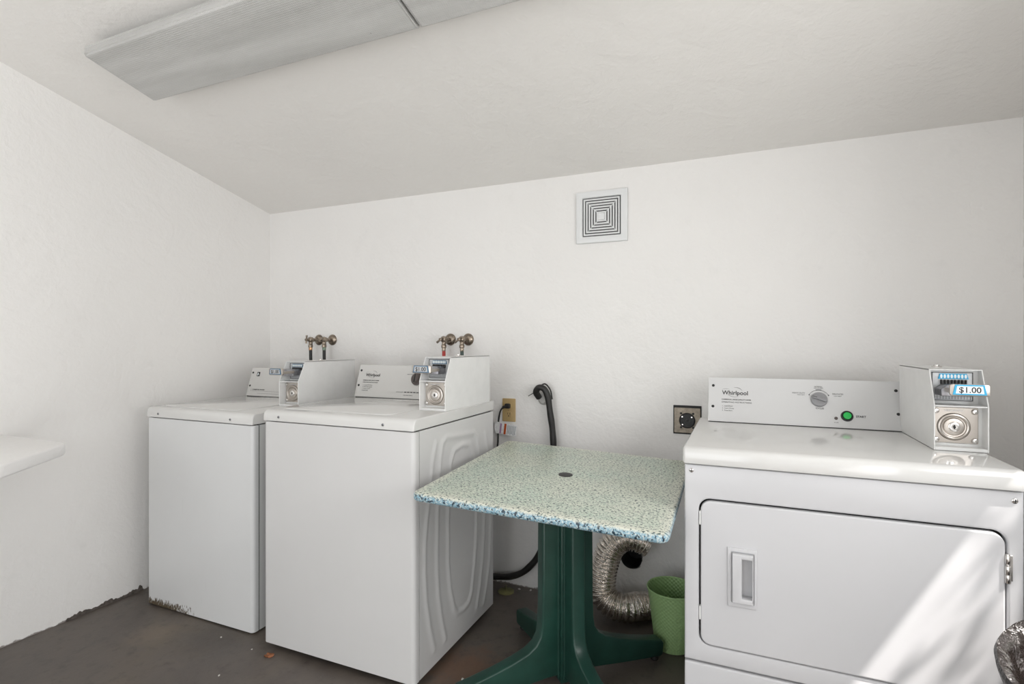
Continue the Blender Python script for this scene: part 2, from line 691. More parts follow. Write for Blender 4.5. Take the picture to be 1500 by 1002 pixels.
# back wall with a rough round hole for the dryer vent and one for the drain standpipe
HX, HZ, HR = -0.455, 0.224, 0.049


def wall_with_hole(bm, x0, x1, y0, y1, z0, z1, cx, cz, r):
    q = 0.09
    box(bm, x0, cx - q, y0, y1, z0, z1)
    box(bm, cx + q, x1, y0, y1, z0, z1)
    box(bm, cx - q, cx + q, y0, y1, z0, cz - q)
    box(bm, cx - q, cx + q, y0, y1, cz + q, z1)
    s = bmesh.new()
    n = 48
    inn0, inn1, out0 = [], [], []
    for i in range(n):
        a = 2 * PI * i / n
        rr = r * (1 + 0.05 * math.sin(5 * a) + random.uniform(-0.05, 0.05))
        k = q / max(abs(math.cos(a)), abs(math.sin(a)))
        inn0.append(s.verts.new((cx + rr * math.cos(a), y0, cz + rr * math.sin(a))))
        inn1.append(s.verts.new((cx + rr * math.cos(a), y1, cz + rr * math.sin(a))))
        out0.append(s.verts.new((cx + k * math.cos(a), y0, cz + k * math.sin(a))))
    for i in range(n):
        j = (i + 1) % n
        s.faces.new((inn0[i], inn0[j], out0[j], out0[i]))
        s.faces.new((inn0[i], inn0[j], inn1[j], inn1[i]))
    s.faces.new(inn1)
    merge(bm, s, 0)


bm = BM()
wall_with_hole(bm, XL - 0.15, XR + 0.15, D, D + 0.15, -0.05, ceil_z(D) + 0.06, HX, HZ, HR)
struct('wall_back', bm, 'wall_low')

bm = BM()
prism(bm, [(YF - 0.15, -0.05), (D + 0.15, -0.05), (D + 0.15, ceil_z(D + 0.15) + 0.05), (YF - 0.15, ceil_z(YF - 0.15) + 0.05)], XL - 0.15, XL, 'X')
struct('wall_left', bm, 'wall_low')

# right wall with the window the sun comes through
WY0, WY1, WZ0, WZ1 = 0.30, 1.425, 0.98, 1.62   # window opening; the wall is thin
WT = 0.08
bm = BM()
for (ya, yb, za, zb) in ((YF - 0.15, -1.38, -0.05, None), (-1.38, -0.15, 2.05, None), (-0.15, WY0, -0.05, None), (WY1, D + 0.15, -0.05, None), (WY0, WY1, -0.05, WZ0), (WY0, WY1, WZ1, None)):  # tall opening behind the camera is added for the side fill lamp
    if zb is None:
        prism(bm, [(ya, za), (yb, za), (yb, ceil_z(yb) + 0.05), (ya, ceil_z(ya) + 0.05)], XR, XR + WT, 'X')
    else:
        box(bm, XR, XR + WT, ya, yb, za, zb)
struct('wall_right', bm, 'wall')

# wall behind the camera with an unseen opening added for the front fill lamp
DX0, DX1, DZ = -2.15, -0.45, 2.15
bm = BM()
zt = ceil_z(YF) + 0.03
box(bm, XL - 0.15, DX0, YF - 0.15, YF, -0.05, zt)
box(bm, DX1, XR + 0.15, YF - 0.15, YF, -0.05, zt)
box(bm, DX0, DX1, YF - 0.15, YF, DZ, zt)
struct('wall_front', bm, 'wall')


# ------------------------------------------------------------ pieces shared by the machines
def screw(parent, o, d, r=0.0045, mat='chrome', name='screw', label=None):
    bm = BM()
    lathe(bm, [(0, 0.0028), (r * 0.55, 0.0026), (r * 0.9, 0.0016), (r, 0.0), (r * 0.9, -0.001), (0, -0.001)], 14, axis_mtx(o, d))
    m = axis_mtx(o, d)
    box(bm, -r * 0.75, r * 0.75, -r * 0.13, r * 0.13, 0.0024, 0.0031, mat=1, mtx=m)
    box(bm, -r * 0.13, r * 0.13, -r * 0.75, r * 0.75, 0.0024, 0.0031, mat=1, mtx=m)
    return obj(name, bm, [mat, 'gap'], parent, label=label)


def coin_box(parent, x0, y0, z0, h, bright, price, ylen=0.385, w=0.116, foot=0.0):
    """x0,y0,z0: front-left-bottom corner in the machine's space. returns the part"""
    x1 = x0 + w
    hv = h * 0.56            # height of the upright front part
    sl = 0.043               # how far the front leans back above it
    y1 = y0 + ylen
    rec = 0.030              # recess of the face plates
    T = 0.003
    bm = BM()
    side = [(y0, z0 - foot), (y1, z0 - foot), (y1, z0 + h), (y0 + sl, z0 + h), (y0, z0 + hv)]
    prism(bm, side, x0, x0 + T, 'X', 0.0008, 1)
    prism(bm, side, x1 - T, x1, 'X', 0.0008, 1)
    box(bm, x0, x1, y0 + sl, y1, z0 + h - T, z0 + h, 0.0008, 1)          # top
    box(bm, x0 + T, x1 - T, y1 - T, y1, z0, z0 + h)                      # back
    box(bm, x0 + T, x1 - T, y0, y0 + rec + 0.01, z0, z0 + 0.009, 0.001, 1)  # sill
    box(bm, x0 + T, x1 - T, y0 + 0.001, y0 + rec + 0.012, z0 + hv - 0.004, z0 + hv, 0.0008, 1)  # shelf between the bays
    box(bm, x0 + T, x1 - T, y0 + rec + 0.008, y0 + rec + 0.012, z0, z0 + hv)  # lower back plate
    box(bm, x0 + T, x1 - T, y0 + sl + 0.02, y0 + sl + 0.024, z0 + hv, z0 + h)  # upper back plate
    box(bm, x0 + T, x1 - T, y0 + rec + 0.010, y0 + sl + 0.024, z0 + hv - 0.004, z0 + hv)
    cb = obj('coin_box', bm, 'boxwhite', parent)
    # --- lower steel plate with round lock
    yp = y0 + rec + 0.004
    za, zb = z0 + 0.016, z0 + hv - 0.008
    xa, xb = x0 + 0.007, x1 - 0.012
    xc, zc = (xa + xb) / 2 - 0.004, (za + zb) / 2 - 0.004
    bm = BM()
    prism(bm, rrect(xa, xb, za, zb, 0.003, 3), yp, yp + 0.004, 'Y', 0.0008, 1)
    m = axis_mtx((xc, yp, zc), (0, -1, 0))
    lathe(bm, [(0.0385, -0.001), (0.037, 0.0006), (0.035, 0.0042), (0.0315, 0.0052), (0.029, 0.0042), (0.0275, 0.0012), (0.0245, 0.0008), (0.022, 0.0036), (0.016, 0.0046), (0.013, 0.0046)], 40, m)
    txt = frame_mtx((xc, yp - 0.0004, zb - 0.0105), (1, 0, 0), (0, 0, 1))
    text(bm, 'GREENWALD', 0.0072, txt, 1, align='CENTER', ext=0.0003)
    obj('lock_plate', bm, ['steel', 'plate_grey'], cb, label='brushed steel lock plate stamped GREENWALD')
    bm = BM()
    lathe(bm, [(0.0135, 0.001), (0.013, 0.0065), (0.011, 0.0075), (0.006, 0.0072), (0.0, 0.0072)], 28, m)
    box(bm, xc - 0.0016, xc + 0.0016, yp - 0.0082, yp - 0.007, zc - 0.0055, zc + 0.0055, mat=1)
    cyl(bm, (xc, yp - 0.0072, zc), (0, -1, 0), 0.003, 0.0012, 14, 0, 1)
    obj('lock', bm, ['chrome', 'gap'], cb, label='chrome keyed lock')
    for (bx_, bz_) in ((xa + 0.006, zb - 0.010), (xb - 0.008, zb - 0.010), (xa + 0.006, za + 0.009), (xb - 0.008, za + 0.009)):
        bm = BM()
        lathe(bm, [(0.0078, 0.0), (0.0076, 0.002), (0.0055, 0.0045), (0.0, 0.0058)], 18, axis_mtx((bx_, yp, bz_), (0, -1, 0)))
        obj('bolt', bm, 'chrome', cb)
    # --- upper slot panel
    yu = y0 + sl + 0.014
    za, zb = z0 + hv + 0.008, z0 + h - 0.008
    xa, xb = x0 + 0.010, x1 - 0.016
    bm = BM()
    prism(bm, rrect(xa, xb, za, zb, 0.002, 2), yu, yu + 0.006, 'Y', 0.0008, 1, 0)
    # dark border line, raised
    for (p, q_, r_, s_) in ((xa, xb, za, za + 0.0022), (xa, xb, zb - 0.0022, zb), (xa, xa + 0.0022, za, zb), (xb - 0.0022, xb, za, zb)):
        box(bm, p, q_, yu - 0.0008, yu + 0.001, r_, s_, mat=1)
    for k in range(13):
        xx = xa + 0.006 + k * (xb - xa - 0.012) / 12
        box(bm, xx - 0.0005, xx + 0.0005, yu - 0.0004, yu + 0.001, za + 0.004, za + 0.016, mat=1)
    for k in range(3):
        box(bm, xa + 0.004, xb - 0.004, yu - 0.0005, yu + 0.001, za + 0.005 + k * 0.005, za + 0.0057 + k * 0.005, mat=1)
    sx0, sx1 = xa + 0.014, xb - 0.010
    prism(bm, [(sx0, zb - 0.019), (sx1, zb - 0.019), (sx1 - 0.004, zb - 0.004), (sx0 + 0.004, zb - 0.004)], yu - 0.003, yu + 0.001, 'Y', 0.0006, 1, 2)
    obj('slot_panel', bm, ['plate_grey', 'grey_print', 'blue' if bright else 'blue_dull'], cb, label='coin slot panel with a blue strip')
    for k in range(8):
        xx = sx0 + 0.007 + k * (sx1 - sx0 - 0.014) / 7
        bm = BM()
        prism(bm, [(xx + 0.0026 * math.cos(2 * PI * i / 14), zb - 0.0115 + 0.0055 * math.sin(2 * PI * i / 14)) for i in range(14)], yu - 0.0042, yu - 0.002, 'Y', 0, 1, 0)
        obj('coin_slot', bm, 'slotwhite', cb)
        bm = BM()
        box(bm, xx - 0.0017, xx + 0.0017, yu - 0.008, yu + 0.001, zb - 0.033, zb - 0.021, 0.0006, 1)
        obj('slot_tooth', bm, 'gap', cb)
    # --- the push slide, sticking out of the upper bay
    xs = (x0 + x1) / 2
    zs = z0 + hv + 0.049
    ye = y0 - 0.070
    bm = BM()
    hood = [(xs - 0.042, zs - 0.024), (xs + 0.026, zs - 0.024), (xs + 0.026, zs - 0.002), (xs + 0.018, zs + 0.006), (xs - 0.028, zs + 0.006), (xs - 0.042, zs - 0.006)]
    prism(bm, hood, y0 + 0.002, yu, 'Y', 0.002, 2, 0)
    prism(bm, rrect(xs - 0.034, xs + 0.030, ye + 0.012, y0 + 0.004, 0.004, 3), zs - 0.010, zs - 0.005, 'Z', 0.001, 1, 1)
    box(bm, xs - 0.036, xs - 0.031, ye + 0.012, y0 + 0.004, zs - 0.012, zs - 0.001, 0.001, 1, 1)
    box(bm, xs + 0.027, xs + 0.032, ye + 0.012, y0 + 0.004, zs - 0.012, zs - 0.001, 0.001, 1, 1)
    prism(bm, rrect(xs - 0.044, xs + 0.038, zs - 0.017, zs + 0.013, 0.006, 4), ye, ye + 0.010, 'Y', 0.0015, 2, 1)
    obj('coin_slide', bm, ['darksteel', 'steel'], cb, label='metal coin slide with chrome push handle')
    bm = BM()
    tw = 0.030
    xt = xs - 0.004
    prism(bm, [(xt - tw - 0.005, zs - 0.014), (xt + tw + 0.005, zs - 0.014), (xt + tw, zs + 0.012), (xt - tw, zs + 0.012)], ye - 0.002, ye + 0.001, 'Y', 0.0005, 1, 0)
    prism(bm, [(xt - tw + 0.001, zs - 0.0105), (xt + tw - 0.001, zs - 0.0105), (xt + tw - 0.004, zs + 0.0085), (xt - tw + 0.004, zs + 0.0085)], ye - 0.0026, ye, 'Y', 0, 1, 1)
    text(bm, price, 0.0205, frame_mtx((xs - 0.004, ye - 0.0028, zs - 0.0080), (1, 0, 0), (0, 0, 1)), 2, 0.00025, 'CENTER', 0.0003)
    obj('price_tag', bm, ['blue' if bright else 'blue_dull', 'labelwhite' if bright else 'plate_grey', 'black'], cb, label='price tag reading $1.00')
    # top lock knob
    bm = BM()
    lathe(bm, [(0.013, 0), (0.012, 0.003), (0.008, 0.0045), (0.008, 0.007), (0.0, 0.0075)], 20, Matrix.Translation((x0 + 0.06, y0 + 0.20, z0 + h)))
    obj('top_lock', bm, 'chrome', cb)
    return cb


def brand_logo(bm, m, width):
    """italic-ish word with the looping ring"""
    text(bm, 'Whirlpool', width * 0.245, m, 0, width * 0.0038, 'LEFT', 0.0002, 0, 1.0, width)
    ring_arc(bm, (width * 0.50, width * 0.07), width * 0.30, 195, 300, lambda t: width * 0.012 * math.sin(PI * t) + 0.0002, 0.0003, m, 0, 20, 0.55)
    ring_arc(bm, (width * 0.50, width * 0.10), width * 0.30, 20, 100, lambda t: width * 0.012 * math.sin(PI * t) + 0.0002, 0.0003, m, 0, 20, 0.75)
    ring_arc(bm, (width * 0.16, width * 0.20), width * 0.17, 40, 170, lambda t: width * 0.016 * math.sin(PI * t) + 0.0002, 0.0003, m, 0, 14, 0.3)


RIBS = [[(0.139, 0.824), (0.118, 0.76), (0.102, 0.66), (0.080, 0.57), (0.067, 0.477), (0.066, 0.38), (0.075, 0.282), (0.098, 0.18), (0.13, 0.085)],
        [(0.208, 0.082), (0.180, 0.17), (0.158, 0.265), (0.149, 0.36), (0.149, 0.448), (0.152, 0.55), (0.158, 0.646), (0.172, 0.76), (0.186, 0.818), (0.215, 0.834),
         (0.340, 0.824), (0.440, 0.818), (0.468, 0.795), (0.495, 0.69), (0.522, 0.60), (0.536, 0.49), (0.533, 0.37), (0.518, 0.261), (0.495, 0.17), (0.466, 0.085)],
        [(0.249, 0.735), (0.233, 0.62), (0.228, 0.524), (0.228, 0.359), (0.245, 0.25), (0.275, 0.165), (0.300, 0.140), (0.345, 0.130), (0.390, 0.135), (0.415, 0.165),
         (0.440, 0.26), (0.456, 0.359), (0.460, 0.456), (0.455, 0.566), (0.440, 0.68), (0.422, 0.745), (0.395, 0.775), (0.335, 0.785), (0.275, 0.775), (0.249, 0.735)],
        [(0.545, 0.80), (0.575, 0.70), (0.596, 0.56), (0.599, 0.412), (0.585, 0.223), (0.555, 0.13), (0.531, 0.079)]]


def seg_dist(px, py, ax, ay, bx_, by_):
    dx, dy = bx_ - ax, by_ - ay
    t = max(0, min(1, ((px - ax) * dx + (py - ay) * dy) / (dx * dx + dy * dy + 1e-12)))
    return math.hypot(px - ax - t * dx, py - ay - t * dy)


def inside(px, py, poly):
    c = False
    n = len(poly)
    for i in range(n):
        (x1, y1), (x2, y2) = poly[i], poly[(i + 1) % n]
        if (y1 > py) != (y2 > py) and px < (x2 - x1) * (py - y1) / (y2 - y1) + x1:
            c = not c
    return c


def ribbed_panel(bm, x, sgn, y0, y1, z0, z1, emboss=True):
    """pressed steel side, outer face at x, looking along sgn*X"""
    ny, nz = (118, 168) if emboss else (2, 2)
    s = bmesh.new()
    grid = []
    for j in range(nz + 1):
        row = []
        zz = z0 + (z1 - z0) * j / nz
        for i in range(ny + 1):
            yy = y0 + (y1 - y0) * i / ny
            hgt = 0
            if emboss:
                for k, rib in enumerate(RIBS):
                    d = min(seg_dist(yy, zz, *rib[q], *rib[q + 1]) for q in range(len(rib) - 1))
                    if k == 2:
                        hgt = max(hgt, 0.0055 * math.exp(-(d / 0.0125) ** 2))
                        if inside(yy, zz, rib):
                            hgt -= 0.004 * (1 - math.exp(-(d / 0.02) ** 2))
                    else:
                        hgt = max(hgt, 0.0048 * math.exp(-(d / 0.0115) ** 2))
            row.append(s.verts.new((x + sgn * (hgt - 0.0025), yy, zz)))
        grid.append(row)
    for j in range(nz):
        for i in range(ny):
            s.faces.new((grid[j][i], grid[j][i + 1], grid[j + 1][i + 1], grid[j + 1][i]))
    # returned edges
    rim = grid[0] + [r[-1] for r in grid[1:]] + grid[-1][::-1][1:] + [r[0] for r in grid[::-1]][1:-1]
    back = [s.verts.new((x - sgn * 0.014, v.co.y, v.co.z)) for v in rim]
    n = len(rim)
    for i in range(n):
        s.faces.new((rim[i], rim[(i + 1) % n], back[(i + 1) % n], back[i]))
    bmesh.ops.recalc_face_normals(s, faces=s.faces[:])
    merge(bm, s, 0)


# ------------------------------------------------------------ washing machines
def washer(label, cx, y0, w, dep, zb, zs, zt, cbx, cby, mat, ribs, logo):
    t = thing('washing_machine', label, 'washing machine', (cx, y0, 0), 'coin washing machines by the back wall')
    hw = w / 2
    # cabinet: one wrapped front with rounded upright corners
    bm = BM()
    prism(bm, rrect(-hw, hw, 0.0, 0.028, 0.016, 6, (0.016, 0, 0, 0.016)), zb, zs - 0.002, 'Z', 0.0015, 1)
    box(bm, -hw + 0.012, hw - 0.012, 0.022, dep - 0.004, zb + 0.01, zs + 0.004, mat=1)
    box(bm, -hw + 0.0055, hw - 0.0055, 0.0270, 0.0375, zb + 0.002, zs - 0.003, mat=1)
    obj('cabinet', bm, [mat, 'gap'], t)
    for s_ in (-1, 1):
        bm = BM()
        ribbed_panel(bm, s_ * hw, s_, 0.0355, dep, zb, zs - 0.002, ribs and s_ == 1)
        obj('side_panel', bm, mat, t, label='side panel pressed with nested rounded ribs' if ribs and s_ == 1 else None)
    for (fx, fy) in ((-hw + 0.06, 0.07), (hw - 0.06, 0.07), (-hw + 0.06, dep - 0.07), (hw - 0.06, dep - 0.07)):
        bm = BM()
        cyl(bm, (fx, fy, 0.0), (0, 0, 1), 0.020, max(0.006, zb * 0.4), 16, 0.002)
        cyl(bm, (fx, fy, 0.001), (0, 0, 1), 0.007, zb + 0.014, 12)
        obj('foot', bm, 'rubber', t)
    # top shell
    bm = BM()
    pr = [(-0.002, zs + 0.002), (-0.003, zt - 0.022), (0.001, zt - 0.010), (0.008, zt - 0.0035), (0.018, zt), (dep + 0.005, zt + 0.002), (dep + 0.005, zs + 0.002)]
    s2 = bmesh.new()
    prism(s2, pr, -hw - 0.0005, hw + 0.0005, 'X', 0.005, 3, 0)
    merge(bm, s2, 0)
    obj('top', bm, 'enamel_top', t)
    # lid
    lx0, lx1 = -hw + 0.035, (cbx - 0.012)
    bm = BM()
    prism(bm, rrect(lx0, lx1, 0.045, 0.46, 0.035, 6), zt - 0.002, zt + 0.0045, 'Z', 0.003, 2)
    lid = obj('lid', bm, 'enamel_top', t)
    # front screws of the top
    for sx in (-hw + 0.08, hw - 0.128):
        screw(t, (sx, -0.0025, zs + 0.018), (0, -1, 0), 0.0055, 'darksteel')
    # console: slanted face, back box
    c0, c1 = 0.520, 0.566
    ch = 0.150
    zc = zt + 0.004
    bm = BM()
    prism(bm, [(c0, zc), (dep + 0.012, zc), (dep + 0.012, zc + ch - 0.006), (c1 + 0.012, zc + ch), (c1, zc + ch - 0.002)], -hw + 0.006, hw - 0.02, 'X', 0.002, 2)
    con = obj('console', bm, 'console', t)
    bm = BM()
    box(bm, -hw + 0.008, hw - 0.022, c0 + 0.006, dep, zt, zc + 0.001)
    obj('console_gasket', bm, 'gap', con)
    up = Vector((0, c1 - c0, ch - 0.002)).normalized()
    nn = Vector((1, 0, 0)).cross(up)

    def cm(x, v, off=0.0006):
        p = Vector((x, c0, zc)) + up * v + nn * off
        return frame_mtx(p, (1, 0, 0), up)
    for v in (0.055, 0.128):
        p = Vector((-hw + 0.020, c0, zc)) + up * v
        screw(con, p, nn, 0.0055, 'gap')
    if logo:
        bm = BM()
        brand_logo(bm, cm(-hw + 0.052, 0.100), 0.082)
        obj('logo', bm, 'black', con, label='Whirlpool lettering')
        write(con, 'grey_print', 'COMMERCIAL SUPER CAPACITY WASHER', 0.006, cm(-hw + 0.040, 0.078), 0, 0.00015, width=0.094)
        write(con, 'grey_print', 'OPERATING INSTRUCTIONS', 0.006, cm(-hw + 0.040, 0.068), 0, 0.0001, width=0.088)
        for k, sline in enumerate(('1. Load Clothes', '2. Add Detergent', '3. Select Cycle', '4. Insert Coins')):
            write(con, 'grey_print', sline, 0.0058, cm(-hw + 0.044, 0.055 - k * 0.0085), 0, 0.0, width=0.044 + (0.01, 0.012, 0.002, -0.008)[k])
        # labels near the dial and the row of indicator windows
        xd = 0.0
        write(con, 'grey_print', 'NORMAL', 0.0055, cm(xd - 0.040, 0.126), 0, 0.0)
        write(con, 'grey_print', 'HEAVY DUTY', 0.0055, cm(xd - 0.060, 0.112), 0, 0.0)
        write(con, 'grey_print', 'CYCLES', 0.0055, cm(xd - 0.012, 0.062), 0, 0.0)
        write(con, 'grey_print', 'STATUS LIGHTS', 0.0055, cm(xd - 0.105, 0.028), 0, 0.0)
        write(con, 'grey_print', 'WASH RINSE SPIN LID', 0.0052, cm(xd - 0.064, 0.014), 0, 0.0)
        for k in range(5):
            bm = BM()
            box(bm, -0.006, 0.006, -0.0018, 0.0018, -0.0005, 0.0008, mtx=cm(xd - 0.055 + k * 0.0165, 0.030))
            obj('indicator_light', bm, 'black', con)
        bm = BM()
        m = axis_mtx(Vector((xd - 0.005, c0, zc)) + up * 0.094, nn)
        lathe(bm, [(0.030, 0), (0.029, 0.004), (0.022, 0.006), (0.020, 0.017), (0.017, 0.020), (0, 0.020)], 32, m)
        box(bm, -0.003, 0.003, -0.018, 0.019, 0.018, 0.0225, 0.001, 1, mat=1, mtx=m)
        obj('dial', bm, ['dial_dark', 'black'], con, label='brown cycle dial')
    else:
        bm = BM()
        m = cm(-hw + 0.052, 0.108)
        box(bm, 0, 0.020, 0, 0.024, -0.0005, 0.0006, mtx=m)
        box(bm, 0.005, 0.010, 0.004, 0.020, 0.0, 0.0009, mat=1, mtx=m)
        box(bm, 0.010, 0.0155, 0.010, 0.013, 0.0, 0.0009, mat=1, mtx=m)
        obj('emblem', bm, ['black', 'labelwhite'], con, label='small black square emblem')
        write(con, 'grey_print', 'COMMERCIAL WASHER', 0.008, cm(-hw + 0.045, 0.032), 0, 0.0002, width=0.09)
        bm = BM()
        box(bm, 0, 0.20, 0, 0.0008, 0, 0.0004, mtx=cm(-hw + 0.045, 0.026))
        box(bm, 0, 0.0008, 0, 0.012, 0, 0.0004, mtx=cm(-hw + 0.036, 0.026))
        obj('printed_line', bm, 'grey_print', con)
        bm = BM()
        box(bm, 0, 0.16, 0, 0.0008, 0, 0.0004, mtx=cm(-hw + 0.085, 0.014))
        obj('printed_line', bm, 'grey_print', con)
    coin_box(t, cbx, cby, zt + 0.001, 0.203, False, '$1.00')
    return t


W1 = dict(cx=-2.157, y0=1.574, w=0.664, dep=0.612, zb=0.006, zs=0.853, zt=0.900)
W2 = dict(cx=-1.364, y0=1.5257, w=0.694, dep=0.626, zb=0.026, zs=0.887, zt=0.9305)
washer('worn white coin washing machine in the corner by the left wall, bottom edge rusted',
       cbx=0.206, cby=0.25, mat='enamel_old', ribs=False, logo=False, **W1)
washer('white coin washing machine with ribbed side panel beside the speckled table',
       cbx=0.225, cby=0.215, mat='enamel', ribs=True, logo=True, **W2)

# ------------------------------------------------------------ clothes dryer
DXL, DXR, DY, DDEP = -0.148, 0.589, 1.571, 0.60
dcx = (DXL + DXR) / 2
hw = (DXR - DXL) / 2
dr = thing('clothes_dryer', 'white coin-operated clothes dryer with green start button and sunlit door', 'dryer', (dcx, DY, 0))
ZT, ZS, ZBASE = 0.900, 0.852, 0.300
L = lambda X: X - dcx      # world x -> local x
# door opening outline (local x, z)
ox0, ox1, oz0, oz1 = L(-0.1095), L(0.5595), 0.351, 0.7575
bm = BM()
n = 8
# front sheet with the door opening cut out
outer = rrect(-hw, hw, ZBASE + 0.003, ZS - 0.002, 0.0, n)
inner = rrect(ox0, ox1, oz0, oz1, 0.030, n)
s = bmesh.new()


def ringprism(s, outer_fn, inner, y0, y1, bevel_r=0.0):
    """rectangular sheet with a rounded hole, built by projecting the hole outwards"""
    cx_ = sum(p[0] for p in inner) / len(inner)
    cz_ = sum(p[1] for p in inner) / len(inner)
    x0, x1, z0, z1 = outer_fn
    N = len(inner)
    A, B, C2, D2 = [], [], [], []
    for (x, z) in inner:
        dx, dz = x - cx_, z - cz_
        k = 1e9
        if dx > 1e-9:
            k = min(k, (x1 - cx_) / dx)
        if dx < -1e-9:
            k = min(k, (x0 - cx_) / dx)
        if dz > 1e-9:
            k = min(k, (z1 - cz_) / dz)
        if dz < -1e-9:
            k = min(k, (z0 - cz_) / dz)
        ux, uz = cx_ + dx * k, cz_ + dz * k
        A.append((x, z))
        B.append((ux, uz))
    # snap nearest outer points to the corners
    for cxx, czz in ((x0, z0), (x1, z0), (x1, z1), (x0, z1)):
        i = min(range(N), key=lambda q: (B[q][0] - cxx) ** 2 + (B[q][1] - czz) ** 2)
        B[i] = (cxx, czz)
    a0 = [s.verts.new((p[0], y0, p[1])) for p in A]
    b0 = [s.verts.new((p[0], y0, p[1])) for p in B]
    a1 = [s.verts.new((p[0], y1, p[1])) for p in A]
    b1 = [s.verts.new((p[0], y1, p[1])) for p in B]
    for i in range(N):
        j = (i + 1) % N
        s.faces.new((a0[i], a0[j], b0[j], b0[i]))
        s.faces.new((a1[i], a1[j], b1[j], b1[i]))
        s.faces.new((a0[i], a0[j], a1[j], a1[i]))
        s.faces.new((b0[i], b0[j], b1[j], b1[i]))
    bmesh.ops.recalc_face_normals(s, faces=s.faces[:])
    es = [e for e in s.edges if all(abs(v.co.y - y0) < 1e-6 for v in e.verts) and len(e.link_faces) == 2 and
          any(abs(f.normal.y) < 0.5 for f in e.link_faces)]
    if bevel_r > 0:
        bmesh.ops.bevel(s, geom=es, offset=bevel_r, segments=3, profile=0.5, affect='EDGES')


ringprism(s, (-hw, hw, ZBASE + 0.003, ZS - 0.002), inner, 0.0, 0.03, 0.005)
merge(bm, s, 0)
box(bm, -hw + 0.0005, hw - 0.0005, 0.030, DDEP, 0.02, ZS - 0.002)
box(bm, -hw + 0.010, hw - 0.010, 0.024, DDEP - 0.01, 0.02, ZS + 0.004, mat=1)
obj('cabinet', bm, ['dryer', 'gap'], dr)
bm = BM()
box(bm, -hw, hw, 0.0, 0.0295, 0.03, ZBASE - 0.003, 0.005, 3)
obj('base_panel', bm, 'dryer', dr)
# top
bm = BM()
pr = [(-0.010, ZS + 0.002), (-0.012, ZS + 0.008), (-0.012, ZT - 0.018), (-0.009, ZT - 0.008), (-0.002, ZT - 0.002), (0.010, ZT), (DDEP + 0.02, ZT), (DDEP + 0.02, ZS + 0.002)]
prism(bm, pr, -hw - 0.004, hw + 0.004, 'X', 0.008, 3)
obj('top', bm, 'enamel_top', dr)
# door
bm = BM()
prism(bm, rrect(ox0 + 0.0045, ox1 - 0.005, oz0 + 0.004, oz1 - 0.005, 0.027, n), -0.004, 0.018, 'Y', 0.004, 3)
dd = obj('door', bm, 'dryer', dr)
hx0, hx1, hz0, hz1 = L(-0.0352), L(0.0375), 0.4765, 0.635
ct = BM()
box(ct, hx0 + 0.032, hx1 - 0.0095, -0.02, 0.013, hz0 + 0.025, hz1 - 0.023)
cto = obj('cutter', ct, 'dryer', dr)
md = dd.modifiers.new('cut', 'BOOLEAN')
md.object = cto
md.operation = 'DIFFERENCE'
md.solver = 'EXACT'
bpy.context.view_layer.update()
me_ = bpy.data.meshes.new_from_object(dd.evaluated_get(bpy.context.evaluated_depsgraph_get()))
dd.modifiers.clear()
dd.data = me_
me_.set_sharp_from_angle(angle=R(12))
bpy.data.objects.remove(cto)
# handle: framed recess with a raised grip on its left side
hx0, hx1, hz0, hz1 = L(-0.0352), L(0.0375), 0.4765, 0.635
bm = BM()
s = bmesh.new()
ringprism(s, (hx0, hx1, hz0, hz1), rrect(hx0 + 0.009, hx1 - 0.007, hz0 + 0.011, hz1 - 0.010, 0.003, 3), -0.0085, -0.0035, 0.0012)
merge(bm, s, 0)
s = bmesh.new()
gx0, gx1, gz0, gz1 = hx0 + 0.012, hx1 - 0.009, hz0 + 0.014, hz1 - 0.013
ringprism(s, (gx0, gx1, gz0, gz1), rrect(hx0 + 0.034, hx1 - 0.0115, hz0 + 0.027, hz1 - 0.025, 0.003, 3), -0.0190, -0.0045, 0.0020)
merge(bm, s, 0)
# scooped pocket wall
prism(bm, [(hx0 + 0.0335, -0.0188), (hx0 + 0.0355, -0.0188), (hx0 + 0.0355, 0.0), (hx0 + 0.0335, 0.0)], hz0 + 0.027, hz1 - 0.025, 'Z', 0.0, 1)
obj('handle', bm, 'dryer', dd, label='recessed white pull handle')
# hinge
for zc_ in (0.675, 0.395):
    bm = BM()
    hxx = ox1 - 0.0015
    cyl(bm, (hxx, -0.005, zc_ - 0.033), (0, 0, 1), 0.0042, 0.066, 14, 0.001)
    for k in (-0.034, -0.014, 0.010):
        cyl(bm, (hxx, -0.005, zc_ + k), (0, 0, 1), 0.0056, 0.019, 14, 0.001)
    box(bm, hxx - 0.001, hxx + 0.010, -0.0035, 0.001, zc_ - 0.030, zc_ + 0.030, 0.001, 1)
    obj('hinge', bm, 'chrome', dr, label='steel door hinge')
for zc_ in (0.704, 0.440):
    bm = BM()
    box(bm, ox0 + 0.0005, ox0 + 0.006, -0.0015, 0.01, zc_ - 0.02, zc_ + 0.018, 0.001, 1)
    obj('catch_plate', bm, 'boxwhite', dr)
screw(dr, (L(-0.1295), 0, 0.833), (0, -1, 0), 0.0065)
screw(dr, (L(0.572), 0, 0.829), (0, -1, 0), 0.0065)
